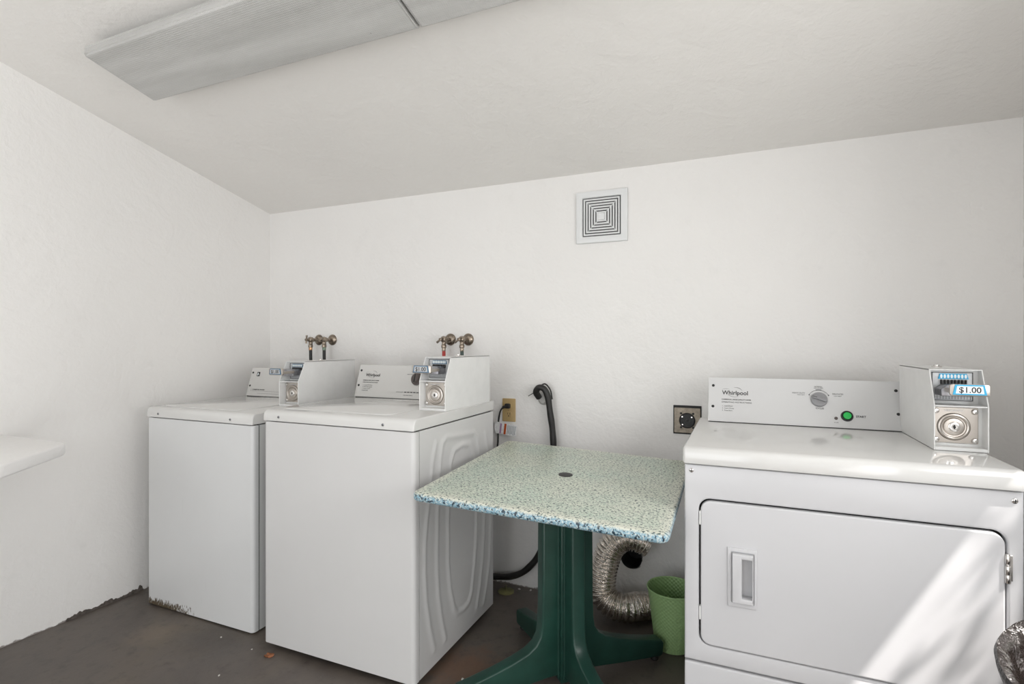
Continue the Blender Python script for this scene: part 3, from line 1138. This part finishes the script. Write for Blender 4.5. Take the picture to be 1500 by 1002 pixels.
# console
c0, c1, ch = 2.095 - DY, 2.160 - DY, 0.158
zc = ZT + 0.002
ka, kb = L(-0.115), L(0.489)
bm = BM()
prism(bm, [(c0, zc), (DDEP + 0.01, zc), (DDEP + 0.01, zc + ch - 0.004), (c1 + 0.006, zc + ch), (c1, zc + ch - 0.001)], ka, kb, 'X', 0.0015, 2)
con = obj('console', bm, 'console_dryer', dr)
bm = BM()
box(bm, ka + 0.002, kb, c0 - 0.002, DDEP, ZT - 0.001, zc + 0.0005)
box(bm, kb + 0.0002, kb + 0.002, c0 + 0.001, c0 + 0.05, ZT, zc + 0.05)
obj('console_gasket', bm, 'gap', con)
up = Vector((0, c1 - c0, ch - 0.001)).normalized()
nn = Vector((1, 0, 0)).cross(up)


def cm(X, v, off=0.0005):
    return frame_mtx(Vector((L(X), c0, zc)) + up * v + nn * off, (1, 0, 0), up)


for (X, v) in ((-0.0985, 0.138), (-0.0985, 0.057), (0.474, 0.138), (0.474, 0.057)):
    screw(con, cm(X, v, 0).translation, nn, 0.0052, 'gap')
bm = BM()
brand_logo(bm, cm(-0.067, 0.104), 0.088)
obj('logo', bm, 'black', con, label='Whirlpool lettering')
write(con, 'grey_print', 'COMMERCIAL LARGE CAPACITY DRYER', 0.0065, cm(-0.069, 0.083), 0, 0.0001, width=0.100)
write(con, 'grey_print', 'OPERATING INSTRUCTIONS', 0.0075, cm(-0.069, 0.072), 0, 0.0, width=0.102)
for k, sl_ in enumerate(('1.  Load Dryer', '2.  Insert Money', '3.  Press Start')):
    write(con, 'grey_print', sl_, 0.0062, cm(-0.067, 0.058 - k * 0.0085), 0, 0.0)
write(con, 'grey_print', 'NORMAL', 0.0062, cm(0.2475, 0.142), 0, 0.0, 'CENTER')
write(con, 'grey_print', 'MEDIUM HEAT', 0.0045, cm(0.2475, 0.137), 0, 0.0, 'CENTER')
write(con, 'grey_print', 'HEAVY DUTY', 0.0068, cm(0.2055, 0.117), 0, 0.0, 'RIGHT')
write(con, 'grey_print', 'HIGH HEAT', 0.0045, cm(0.204, 0.111), 0, 0.0, 'RIGHT')
write(con, 'grey_print', 'DELICATES', 0.0068, cm(0.288, 0.117), 0, 0.0, 'LEFT')
write(con, 'grey_print', 'LOW HEAT', 0.0045, cm(0.293, 0.110), 0, 0.0, 'LEFT')
write(con, 'grey_print', 'CYCLES', 0.0072, cm(0.2485, 0.063), 0, 0.0001, 'CENTER')
write(con, 'grey_print', 'START', 0.0098, cm(0.354, 0.039), 0, 0.0003, 'LEFT')
write(con, 'grey_print', 'IN USE', 0.0042, cm(0.2955, 0.017), 0, 0.0, 'CENTER')
bm = BM()
ring_arc(bm, (0, 0), 0.0335, 30, 75, 0.0012, 0.0003, cm(0.2475, 0.098))
ring_arc(bm, (0, 0), 0.0335, 105, 150, 0.0012, 0.0003, cm(0.2475, 0.098))
ring_arc(bm, (0, 0), 0.0345, 75, 105, 0.0032, 0.0003, cm(0.2475, 0.098))
for a in (28, 152):
    cyl(bm, cm(0.2475, 0.098, 0) @ Vector((0.0335 * math.cos(R(a)), 0.0335 * math.sin(R(a)), -0.0005)), nn, 0.0022, 0.0014, 12)
obj('dial_scale', bm, 'grey_print', con)
bm = BM()
m = cm(0.2475, 0.097, 0)
lathe(bm, [(0.0262, 0), (0.0258, 0.005), (0.0245, 0.0085), (0.022, 0.0095), (0, 0.0095)], 40, m)
box(bm, -0.0225, 0.0225, -0.0050, 0.0050, 0.009, 0.019, 0.003, 2, mat=0, mtx=m @ Matrix.Rotation(R(-20), 4, 'Z'))
box(bm, -0.021, -0.008, -0.0008, 0.0008, 0.0188, 0.0195, mat=1, mtx=m @ Matrix.Rotation(R(-20), 4, 'Z'))
obj('dial', bm, ['dial', 'black'], con, label='grey cycle dial')
bm = BM()
m = cm(0.328, 0.042, 0)
lathe(bm, [(0.0185, 0), (0.0180, 0.004), (0.0145, 0.0055), (0.0122, 0.0040)], 36, m, 1)
lathe(bm, [(0.0122, 0.001), (0.0118, 0.0085), (0.0095, 0.0095), (0, 0.0098)], 30, m, 0)
obj('start_button', bm, ['green_button', 'black'], con, label='green start button in a black ring')
bm = BM()
lathe(bm, [(0.0055, 0), (0.0052, 0.002), (0, 0.0024)], 20, cm(0.2955, 0.033, 0))
obj('indicator_light', bm, 'dial_dark', con)
coin_box(dr, L(0.4775), 1.7765 - DY, ZT + 0.001, 0.216, True, '$1.00', 0.345, 0.118)
for (fx, fy) in ((-hw + 0.06, 0.07), (hw - 0.06, 0.07), (-hw + 0.06, DDEP - 0.07), (hw - 0.06, DDEP - 0.07)):
    bm = BM()
    cyl(bm, (fx, fy, 0), (0, 0, 1), 0.02, 0.028, 16, 0.002)
    obj('foot', bm, 'rubber', dr)

# ------------------------------------------------------------ speckled pedestal table
TX, TY = -0.556, 1.762
tb = thing('pedestal_table', 'square table with speckled pale top and dark green plastic pedestal', 'table', (TX, TY, 0))
bm = BM()
S = 0.765 / 2
prism(bm, rrect(-S, S, -S, S, 0.030, 6), -0.014, 0.014, 'Z', 0.0125, 5)
top = obj('tabletop', bm, 'table', tb, loc=(0, 0, 0.721))
top.rotation_euler = (R(2.4), R(2.1), R(0.9))
bm = BM()
lathe(bm, [(0.0245, 0.0), (0.0240, 0.002), (0.012, 0.0032), (0, 0.0034)], 28, Matrix.Translation((-0.002, -0.002, 0.014)))
obj('hole_plug', bm, 'rubber', top, label='black plastic plug in the middle of the top')
PC = Vector((-0.012, 0.030, 0))
bm = BM()
box(bm, PC.x - 0.034, PC.x + 0.034, PC.y - 0.034, PC.y + 0.034, 0.02, 0.672, 0.004, 2, mtx=Matrix.Translation(PC) @ Matrix.Rotation(R(45), 4, 'Z') @ Matrix.Translation(-PC))
box(bm, PC.x - 0.13, PC.x + 0.13, PC.y - 0.13, PC.y + 0.13, 0.668, 0.684, 0.003, 2)
box(bm, PC.x - 0.06, PC.x + 0.06, PC.y - 0.06, PC.y + 0.06, 0.684, 0.700, 0.002, 1)
obj('column', bm, 'tablegreen', tb)
prof = [(0.0, 0.046), (0.08, 0.044), (0.25, 0.028), (0.385, 0.018), (0.398, 0.024), (0.402, 0.066), (0.392, 0.078), (0.34, 0.088), (0.27, 0.104),
        (0.20, 0.124), (0.150, 0.143), (0.122, 0.163), (0.106, 0.188), (0.101, 0.22), (0.098, 0.30), (0.096, 0.672), (0.0, 0.672)]
for a in (45, 135, 225, 315):
    m = Matrix.Translation(PC) @ Matrix.Rotation(R(a), 4, 'Z')
    bm = BM()
    s2 = bmesh.new()
    prism(s2, prof, -0.024, 0.024, 'Y', 0.006, 3)
    merge(bm, s2, 0, m)
    # narrow ribs on both flanks, next to the column
    for sgn in (-1, 1):
        box(bm, 0.034, 0.042, sgn * 0.0235 - 0.003, sgn * 0.0235 + 0.003, 0.035, 0.665, 0.002, 1, mtx=m)
    leg = obj('leg', bm, 'tablegreen', tb)
    bm = BM()
    lathe(bm, [(0, 0), (0.014, 0), (0.016, 0.004), (0.013, 0.022), (0, 0.024)], 18, m @ Matrix.Translation((0.375, 0, 0)))
    obj('glide', bm, 'rubber', leg)

# ------------------------------------------------------------ green bucket
bk = thing('plastic_bucket', 'green woven-pattern plastic bucket on the floor between table and dryer', 'bucket', (-0.2495, 2.170, 0))
bm = BM()
prof = [(0, 0.003), (0.060, 0.0), (0.068, 0.004), (0.078, 0.09), (0.0945, 0.222), (0.0975, 0.224), (0.0985, 0.229), (0.0965, 0.233), (0.0935, 0.230), (0.0755, 0.09), (0.0655, 0.008), (0, 0.008)]
lathe(bm, prof, 64)
obj('body', bm, 'bucket', bk)

# ------------------------------------------------------------ foil dryer duct
path = catmull([(-0.365, 2.330, 0.330), (-0.410, 2.318, 0.350), (-0.470, 2.305, 0.350), (-0.520, 2.295, 0.305), (-0.545, 2.288, 0.235), (-0.556, 2.283, 0.160), (-0.548, 2.275, 0.100), (-0.505, 2.265, 0.071),
                (-0.450, 2.270, 0.064), (-0.40, 2.31, 0.064), (-0.345, 2.338, 0.064)], 60)
bm = BM()
tube(bm, path, lambda l, t: 0.055 * (1 + 0.08 * math.sin(2 * PI * l / 0.0165)), 48, 0, True, 0.010)
tag(obj('dryer_duct', bm, 'foil'), 'crinkled silver foil duct curving down the wall to the floor behind the table', 'duct')
bm = BM()
# black capped tube lining the hole, painting its inside dark
lathe(bm, [(0.0465, -0.004), (0.0465, 0.12), (0.0, 0.12), (0.0, 0.115), (0.0440, 0.115), (0.0440, -0.004), (0.0465, -0.004)], 36, axis_mtx((HX, D, HZ), (0, 1, 0)))
o = tag(obj('vent_dark_liner', bm, 'gap'), 'dark round vent opening low in the back wall beside the foil duct', 'vent')

# ------------------------------------------------------------ water valves and hoses
def valve(label, X, dx, swing, group):
    """X of the wall plate; dx sideways lean of the body; swing = handle direction"""
    t = thing('water_valve', label, 'valve', (X, D, 1.207), group)
    bm = BM()
    lathe(bm, [(0.031, 0.0), (0.031, 0.003), (0.027, 0.009), (0.018, 0.014), (0.011, 0.016), (0.0, 0.016)], 30, axis_mtx((0, 0, 0), (0, -1, 0)))
    obj('wall_flange', bm, 'brass', t)
    bm = BM()
    cyl(bm, (0, -0.01, 0), (0, -1, 0), 0.010, 0.05, 18, 0.001)
    cyl(bm, (0, -0.050, 0.0), (0, -1, 0), 0.014, 0.030, 8, 0.002)
    lathe(bm, [(0, -0.016), (0.010, -0.014), (0.016, -0.006), (0.017, 0.004), (0.012, 0.014), (0.0, 0.018)], 20, Matrix.Translation((0, -0.068, 0)))
    cyl(bm, (0, -0.068, -0.028), (0, 0, 1), 0.011, 0.020, 16, 0.002)
    cyl(bm, (0, -0.080, 0), (0, -1, 0), 0.008, 0.018, 14, 0.001)
    obj('body', bm, 'brass', t)
    bm = BM()
    hv = Vector(swing).normalized()
    c_ = Vector((0, -0.100, 0))
    cyl(bm, c_ + Vector((0, 0.006, 0)), (0, -1, 0), 0.0085, 0.012, 14, 0.002)
    tube(bm, [c_ - hv * 0.020, c_ - hv * 0.010, c_, c_ + hv * 0.014, c_ + hv * 0.026], lambda l, tt: 0.0042 + 0.0018 * abs(2 * l / tt - 1), 12)
    obj('handle', bm, 'brass', t)
    return t


def hose(label, X, cm_, hm, group, zend=0.35):
    t = thing('supply_hose', label, 'hose', (X, D - 0.068, 0.0), group)
    bm = BM()
    cyl(bm, (0, 0, 1.164), (0, 0, 1), 0.0130, 0.0155, 12, 0.002)
    obj('nut', bm, 'brass', t)
    bm = BM()
    cyl(bm, (0, 0, 1.148), (0, 0, 1), 0.0100, 0.017, 16, 0.001)
    obj('coupling', bm, cm_, t)
    bm = BM()
    tube(bm, catmull([(0, 0, 1.152), (0.002, 0, 1.08), (0.006, 0.01, 0.95), (0.0, 0.02, 0.7), (0.0, 0.015, zend)], 8), 0.0088, 16)
    obj('tube', bm, hm, t)


g = 'wall valves behind the worn washing machine'
valve('left brass valve on the wall above the worn corner washer, upright tee handle', -2.262, 0, (0.1, 0, 1), g)
valve('right brass valve on the wall above the worn corner washer', -2.163, 0, (0.9, 0, 0.1), g)
g = 'wall valves behind the ribbed washing machine'
valve('left brass valve above the ribbed washer, feeding the red hose', -1.385, 0, (-0.8, 0, -0.6), g)
valve('right brass valve above the ribbed washer, feeding the dark green hose', -1.281, 0, (-0.8, 0, -0.6), g)
g = 'washer supply hoses'
hose('black supply hose with copper coupling, left of the pair behind the corner washer', -2.262, 'copper', 'rubber', g)
hose('black supply hose with green-tinged coupling, right of the pair behind the corner washer', -2.163, 'verdigris', 'rubber', g)
hose('red supply hose hanging from the valve behind the ribbed washer', -1.385, 'brass', 'red', g)
hose('dark green supply hose hanging from the valve behind the ribbed washer', -1.281, 'brass', 'green_hose', g)

# ------------------------------------------------------------ power outlet, cord
t = thing('power_outlet', 'almond duplex power outlet on the back wall with a black plug in its upper socket', 'outlet', (-1.053, D, 0.859))
bm = BM()
prism(bm, rrect(-0.035, 0.035, -0.057, 0.057, 0.004, 3), -0.006, 0.0, 'Y', 0.002, 2)
obj('cover_plate', bm, 'beige', t)
for zz in (0.021, -0.021):
    bm = BM()
    prism(bm, rrect(-0.0165, 0.0165, zz - 0.0145, zz + 0.0145, 0.009, 5), -0.008, -0.004, 'Y', 0.0008, 1)
    box(bm, -0.0075, -0.0055, -0.0085, -0.0075, zz - 0.001, zz + 0.008, mat=1)
    box(bm, 0.0055, 0.0075, -0.0085, -0.0075, zz - 0.001, zz + 0.008, mat=1)
    cyl(bm, (0, -0.0075, zz - 0.0075), (0, -1, 0), 0.0028, 0.001, 12, 0, 1)
    obj('socket', bm, ['beige', 'gap'], t)
screw(t, (0, -0.006, 0), (0, -1, 0), 0.003, 'beige')

t = thing('power_cord', 'black washer power cord plugged into the almond outlet, paper tag hanging on it', 'cord', (-1.053, D, 0.0))
bm = BM()
s2 = bmesh.new()
prism(s2, rrect(-0.013, 0.013, -0.012, 0.012, 0.006, 4), -0.026, -0.0085, 'Y', 0.003, 2)
merge(bm, s2, 0, Matrix.Translation((-0.002, 0, 0.880)))
cyl(bm, (-0.006, -0.018, 0.878), (-1, -0.2, -0.25), 0.007, 0.022, 14, 0.002)
obj('plug', bm, 'rubber', t)
bm = BM()
tube(bm, catmull([(-0.024, -0.022, 0.873), (-0.036, -0.026, 0.855), (-0.046, -0.026, 0.81), (-0.051, -0.022, 0.75), (-0.055, -0.02, 0.68), (-0.085, -0.02, 0.58), (-0.12, -0.02, 0.45), (-0.13, -0.03, 0.25)], 8), 0.0042, 12)
obj('cable', bm, 'rubber', t)
bm = BM()
m = Matrix.Translation((-0.050, -0.034, 0.775)) @ Matrix.Rotation(R(7), 4, 'Y') @ Matrix.Rotation(R(4), 4, 'Z')
box(bm, -0.006, 0.102, -0.0006, 0.0006, -0.029, 0.027, mat=0, mtx=m)
box(bm, 0.036, 0.047, -0.0012, -0.0004, -0.027, 0.025, mat=1, mtx=m)
box(bm, 0.014, 0.023, -0.0012, -0.0004, -0.026, 0.023, mat=2, mtx=m)
for k in range(6):
    box(bm, 0.053 + k * 0.0075, 0.0565 + k * 0.0075, -0.0012, -0.0004, -0.024 + (k % 2) * 0.003, 0.020, mat=3, mtx=m)
tube(bm, [(-0.058, -0.028, 0.795), (-0.062, -0.03, 0.775), (-0.058, -0.028, 0.750)], 0.007, 10, 0)
obj('paper_tag', bm, ['tagwhite', 'tagred', 'tagpurple', 'taggrey'], t, label='crumpled white tag with red and purple stripes')

# ------------------------------------------------------------ dryer receptacle
t = thing('dryer_receptacle', 'square worn metal plate with round black dryer socket on the back wall', 'outlet', (-0.2155, D, 0.856))
bm = BM()
prism(bm, rrect(-0.058, 0.058, -0.060, 0.064, 0.002, 2), -0.003, 0.0, 'Y', 0.0008, 1, 1)
prism(bm, rrect(-0.0535, 0.0535, -0.0535, 0.0535, 0.002, 2), -0.009, -0.002, 'Y', 0.001, 1, 0)
for sx, sz in ((-1, 1), (1, 1), (-1, -1), (1, -1)):
    cyl(bm, (sx * 0.025, -0.0085, sz * 0.030), (0, -1, 0), 0.0048, 0.001, 14, 0, 1)
obj('mounting_plate', bm, ['rec_metal', 'gap'], t)
bm = BM()
lathe(bm, [(0.0335, 0.0), (0.0330, 0.004), (0.030, 0.006), (0.0275, 0.003), (0.0, 0.003)], 36, axis_mtx((0, -0.009, 0), (0, -1, 0)))
for k in range(3):
    a = R(90 + 120 * k)
    box(bm, -0.008, 0.008, -0.0135, -0.0120, -0.002, 0.002, 0.0004, 1, mat=1, mtx=Matrix.Rotation(-a + PI / 2, 4, 'Y') @ Matrix.Translation((0, 0, 0.016)))
cyl(bm, (0, -0.011, 0), (0, -1, 0), 0.006, 0.003, 16, 0.001, 1)
for (gx, gz) in ((-0.020, 0.016), (0.019, 0.015), (-0.019, -0.018)):  # small chrome dots added to stand in for glints on the socket
    cyl(bm, (gx, -0.0115, gz), (0, -1, 0), 0.003, 0.0012, 10, 0, 2)
obj('socket', bm, ['black', 'rubber', 'chrome'], t)

# ------------------------------------------------------------ drain hose and its wall stub
t = thing('drain_hose', 'thick black drain hose hooked on the wall and dropping behind the speckled table', 'hose', (-0.89, D, 0))
bm = BM()
pts = [(0.004, -0.030, 0.930), (-0.002, -0.052, 0.958), (0.016, -0.060, 0.980), (0.040, -0.055, 0.972), (0.056, -0.050, 0.935), (0.066, -0.045, 0.86), (0.075, -0.042, 0.79), (0.082, -0.045, 0.70), (0.080, -0.05, 0.60), (0.074, -0.055, 0.45),
       (0.056, -0.058, 0.31), (0.015, -0.060, 0.195), (-0.055, -0.060, 0.108), (-0.13, -0.060, 0.068), (-0.21, -0.065, 0.055), (-0.30, -0.085, 0.055), (-0.40, -0.12, 0.09)]
tube(bm, catmull(pts, 10), lambda l, tt: 0.0148 + 0.0006 * math.sin(l * 60), 20)
obj('tube', bm, 'rubber', t)
bm = BM()
tube(bm, catmull([(0.012, -0.038, 0.985), (0.040, -0.042, 0.996), (0.064, -0.038, 0.968), (0.074, -0.04, 0.925)], 6), 0.0035, 8)
tube(bm, [(-0.010, -0.055, 0.955), (-0.038, -0.062, 0.938)], 0.0018, 8)
obj('cable_tie', bm, 'rubber', t)
bm = BM()
m = axis_mtx((0, 0, 0), (0, -1, 0))
bm2 = BM()
lathe(bm2, [(0.0, 0.022), (0.018, 0.021), (0.026, 0.012), (0.028, 0.0)], 28, Matrix.Translation((-0.872, D, 0.925)) @ Matrix.Diagonal((1, 1, 1.2, 1)) @ m)
bm.free()
tag(obj('standpipe_stub', bm2, 'pvc'), 'rounded grey pipe stub on the wall behind the black drain hose', 'pipe')

# ------------------------------------------------------------ wall exhaust grille
t = thing('exhaust_grille', 'square white exhaust fan grille with concentric square slots on the back wall', 'vent', (-0.589, D, 1.768))
bm = BM()
G = 0.1185
s = bmesh.new()
ringprism(s, (-G, G, -G, G), rrect(-0.089, 0.089, -0.089, 0.089, 0.004, 4), -0.016, -0.002, 0.003)
merge(bm, s, 0)
box(bm, -0.112, 0.112, -0.004, 0.0, -0.112, 0.112, mat=1)
obj('frame', bm, ['vent_white', 'vent_dark'], t)
bm = BM()
for k in range(6):
    r1 = 0.0835 - k * 0.0122
    r0 = r1 - 0.0062
    s = bmesh.new()
    ringprism(s, (-r1, r1, -r1, r1), rrect(-r0, r0, -r0, r0, 0.0008, 2), -0.013, -0.007, 0.0008)
    merge(bm, s, 0)
box(bm, -0.0155, 0.0155, -0.014, -0.007, -0.0155, 0.0155, 0.001, 1)
for a in (0, 90):
    box(bm, -0.088, 0.088, -0.008, -0.005, -0.0015, 0.0015, mtx=Matrix.Rotation(R(a + 45), 4, 'Y'))
obj('louvre', bm, 'vent_white', t)

# ------------------------------------------------------------ ceiling fluorescent fixtures
def fixture(x0, x1, label):
    yb, yf = 1.397, 1.143
    zc = (yb + yf) / 2
    t = thing('fluorescent_fixture', label, 'ceiling light', ((x0 + x1) / 2, zc, ceil_z(zc)), 'fluorescent fixtures on the sloping ceiling', (-math.atan(SL), 0, 0))
    hl = (x1 - x0) / 2
    hd = 0.133
    bm = BM()
    box(bm, -hl + 0.01, hl - 0.01, -0.065, 0.065, -0.036, 0.0, 0.002, 1)
    for s_ in (-1, 1):
        ex = s_ * (hl - 0.006)
        prism(bm, [(-0.10, -0.028), (0.10, -0.028), (hd - 0.006, -0.066), (-hd + 0.006, -0.066)], ex - 0.004, ex + 0.004, 'X', 0.001, 1)
    obj('housing', bm, 'fixture', t)
    bm = BM()
    # shallow tray lens
    pr = [(-hd, -0.045), (-hd + 0.004, -0.072), (-hd + 0.012, -0.078), (hd - 0.012, -0.078), (hd - 0.004, -0.072), (hd, -0.045), (hd - 0.003, -0.043),
          (hd - 0.008, -0.070), (hd - 0.014, -0.0745), (-hd + 0.014, -0.0745), (-hd + 0.008, -0.070), (-hd + 0.003, -0.043)]
    prism(bm, pr, -hl, hl, 'X', 0.0, 1)
    for s_ in (-1, 1):
        prism(bm, [(-hd, -0.044), (-hd + 0.004, -0.072), (-hd + 0.012, -0.078), (hd - 0.012, -0.078), (hd - 0.004, -0.072), (hd, -0.044)], s_ * hl - 0.003, s_ * hl + 0.003, 'X', 0.001, 1)
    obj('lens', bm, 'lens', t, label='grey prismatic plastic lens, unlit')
    bm = BM()
    for s_ in (-0.06, 0.06):
        tube(bm, [(-hl + 0.02, s_, -0.054), (hl - 0.02, s_, -0.054)], 0.0127, 16)
    obj('tube_lamp', bm, 'labelwhite', t)


fixture(-2.125, -0.905, 'unlit grey fluorescent ceiling fixture at the upper left, seen nearly whole')
fixture(-0.888, 0.332, 'second fluorescent ceiling fixture butted to the first, mostly cut off by the top edge')

# ------------------------------------------------------------ wall-mounted counter on the left
bm = BM()
pts = [(XL, -0.75), (-1.985, -0.75), (-1.985, 0.828), (-1.990, 0.842), (-2.0, 0.857), (-2.185, 1.088), (-2.205, 1.108), (-2.225, 1.120), (-2.26, 1.126), (XL, 1.126)]
prism(bm, pts, 0.792, 0.8325, 'Z', 0.006, 3)
tag(obj('wall_counter', bm, 'shelf'), 'white painted counter slab with clipped corner jutting from the left wall', 'counter')

# ------------------------------------------------------------ trash bin, lower right
t = thing('trash_bin', 'round bin lined with a glossy black bag, cut off at the lower right corner', 'bin', (0.622, 1.331, 0))
RB = 0.160
ZR = 0.573


def sag(b):
    for v in b.verts:
        w = max(0.0, min(1.0, (v.co.z - 0.25) / 0.25))
        v.co.z += w * (0.131 * v.co.x + 0.263 * v.co.y)


bm = BM()
lathe(bm, [(0, 0.0), (0.080, 0.0), (0.086, 0.006), (0.104, ZR - 0.10), (RB - 0.010, ZR - 0.012), (RB - 0.014, ZR - 0.010), (0.098, ZR - 0.10), (0.080, 0.012), (0, 0.010)], 56)
sag(bm)
obj('body', bm, 'dial', t)
bm = BM()
s = bmesh.new()
seg = 96
rings = []
for (r, z, am) in ((0.112, ZR - 0.12, 0.004), (0.114, ZR - 0.085, 0.003), (RB - 0.014, ZR - 0.045, 0.002), (RB - 0.003, ZR - 0.018, 0.001), (RB, ZR - 0.006, 0.0006), (RB - 0.004, ZR + 0.002, 0.0006), (RB - 0.016, ZR - 0.002, 0.001), (RB - 0.026, ZR - 0.012, 0.001),
                   (RB - 0.033, ZR - 0.030, 0.003), (0.098, ZR - 0.09, 0.006), (0.090, ZR - 0.20, 0.008), (0.075, ZR - 0.38, 0.008), (0.04, ZR - 0.45, 0.01)):
    ph = random.uniform(0, 6)
    rings.append([s.verts.new(((r + am * math.sin(11 * a + ph) + am * 0.6 * math.sin(23 * a + 2 * ph)) * math.cos(a),
                               (r + am * math.sin(11 * a + ph) + am * 0.6 * math.sin(23 * a + 2 * ph)) * math.sin(a),
                               z + (am * 1.5 * math.sin(7 * a + ph) if z < ZR - 0.15 else 0))) for a in [2 * PI * i / seg for i in range(seg)]])
for a_, b_ in zip(rings[:-1], rings[1:]):
    for k in range(seg):
        s.faces.new((a_[k], a_[(k + 1) % seg], b_[(k + 1) % seg], b_[k]))
s.faces.new(rings[-1])
merge(bm, s, 0)
sag(bm)
obj('bag_liner', bm, 'liner', t, label='crinkled glossy black bag folded over the rim')

# ------------------------------------------------------------ bits on the floor
bm = BM()
lathe(bm, [(0, 0), (0.040, 0), (0.040, 0.004), (0.032, 0.007), (0.0, 0.008)], 9)
cyl(bm, (0.0, 0, 0.006), (0, 0, 1), 0.002, 0.026, 10)
tag(obj('floor_cap', bm, 'olive', loc=(-1.035, 2.33, 0)), 'olive plastic cap with a thin pin on the floor behind the ribbed washer', 'cap')


def crumb(name, label, cat, mat, x, y, sx, sy, sz, rz, seed, group=None):
    rnd = random.Random(seed)
    s = bmesh.new()
    bmesh.ops.create_icosphere(s, subdivisions=2, radius=1)
    for v in s.verts:
        k = 1 + rnd.uniform(-0.35, 0.35)
        v.co = Vector((v.co.x * sx * k, v.co.y * sy * k, max(-0.0, (v.co.z + 0.6)) * sz * k))
    b = BM()
    merge(b, s, 0)
    o = obj(name, b, mat, loc=(x, y, 0.0002))
    o.rotation_euler = (0, 0, rz)
    tag(o, label, cat, group)
    return o


crumb('dry_leaf', 'curled reddish-brown dead leaf on the floor in front of the ribbed washer', 'leaf', 'leaf', -1.645, 1.492, 0.016, 0.010, 0.007, 0.4, 3)
crumb('dry_leaf', 'flat yellowish dead leaf on the floor in front of the foil duct', 'leaf', 'leaf_yellow', -0.43, 2.12, 0.030, 0.016, 0.004, 0.1, 5)
for k, (x, y, s_, lb) in enumerate(((-1.93, 1.512, 0.004, 'pale crumb on the floor just in front of the worn corner washer'),
                                     (-1.745, 1.50, 0.003, 'tiny pale crumb on the floor between the fronts of the two washers'),
                                     (-1.715, 1.335, 0.004, 'pale crumb on the open floor, nearest the bottom of the photo'),
                                     (-0.985, 2.375, 0.007, 'pale plaster crumb at the foot of the back wall, nearest the washer'),
                                     (-0.93, 2.385, 0.006, 'pale plaster crumb at the foot of the back wall, nearest the table column'),
                                     (-0.905, 1.66, 0.006, 'pale crumb on the rust-stained floor by the table foot'))):
    crumb('plaster_crumb', lb, 'crumb', 'chip', x, y, s_, s_ * 0.7, s_ * 0.6, k, 20 + k, 'pale crumbs on the floor')

# the broken, unpainted strip along the foot of the left wall
bm = BM()
s = bmesh.new()
lo, hi = [], []
N = 70
for i in range(N + 1):
    y = 1.335 + (1.655 - 1.335) * i / N
    t_ = i / N
    hgt = 0.004 + 0.010 * math.sin(t_ * 9) ** 2 + random.uniform(0, 0.008)
    if i in (0, N):
        hgt = 0.001
    if 0.93 < t_ < 0.99:
        hgt += 0.014
    lo.append((y, 0.0))
    hi.append((y, hgt))
prism(bm, lo + hi[::-1], XL, XL + 0.003, 'X')
struct('trim_1', bm, 'dirt')

# a leafy branch outside the side window; its dapple falls on the dryer door
rnd = random.Random(11)
sdir = Vector((-1, 0.45, -1.787)).normalized()
s = bmesh.new()


def leaf(p, ln, wd, e1, e2):
    v = [s.verts.new(p + e1 * a * ln + e2 * b_ * wd) for a, b_ in ((-0.5, 0), (-0.2, 0.42), (0.2, 0.40), (0.5, 0), (0.2, -0.40), (-0.2, -0.42))]
    s.faces.new(v)


for k in range(170):
    if k < 100:
        x, z = rnd.uniform(0.50, 0.66), rnd.uniform(0.66, 1.15)
    else:
        x, z = rnd.uniform(0.30, 0.64), rnd.uniform(0.28, 0.74)
        if x + (0.7302 - z) / 1.787 < 0.4705 + 0.05 * rnd.random() + 0.035:
            continue
    p = Vector((x, DY, z)) - sdir * rnd.uniform(1.35, 1.75)
    e1 = Vector((rnd.uniform(-1, 1), rnd.uniform(-1, 1), rnd.uniform(-1, 1))).normalized()
    e2 = e1.cross(Vector((rnd.uniform(-1, 1), rnd.uniform(-1, 1), rnd.uniform(-1, 1)))).normalized()
    leaf(p, rnd.uniform(0.03, 0.05), rnd.uniform(0.012, 0.024), e1, e2)
bm = BM()
merge(bm, s, 0)
c0_ = Vector((0.58, DY, 0.9)) - sdir * 1.7
tube(bm, catmull([c0_ + Vector((0.9, 0.3, -0.9)), c0_ + Vector((0.4, 0.1, -0.25)), c0_, c0_ + Vector((-0.15, 0.0, 0.1))], 8), lambda l, t: 0.014 * (1 - l / t) + 0.003, 8)
M['foliage'] = simple('green_leaves', (0.06, 0.12, 0.03), 0.6)
o = tag(obj('leafy_branch', bm, 'foliage'), 'leafy branch outside the side window, known only by its dappled shade on the dryer', 'branch')
o['kind'] = 'stuff'
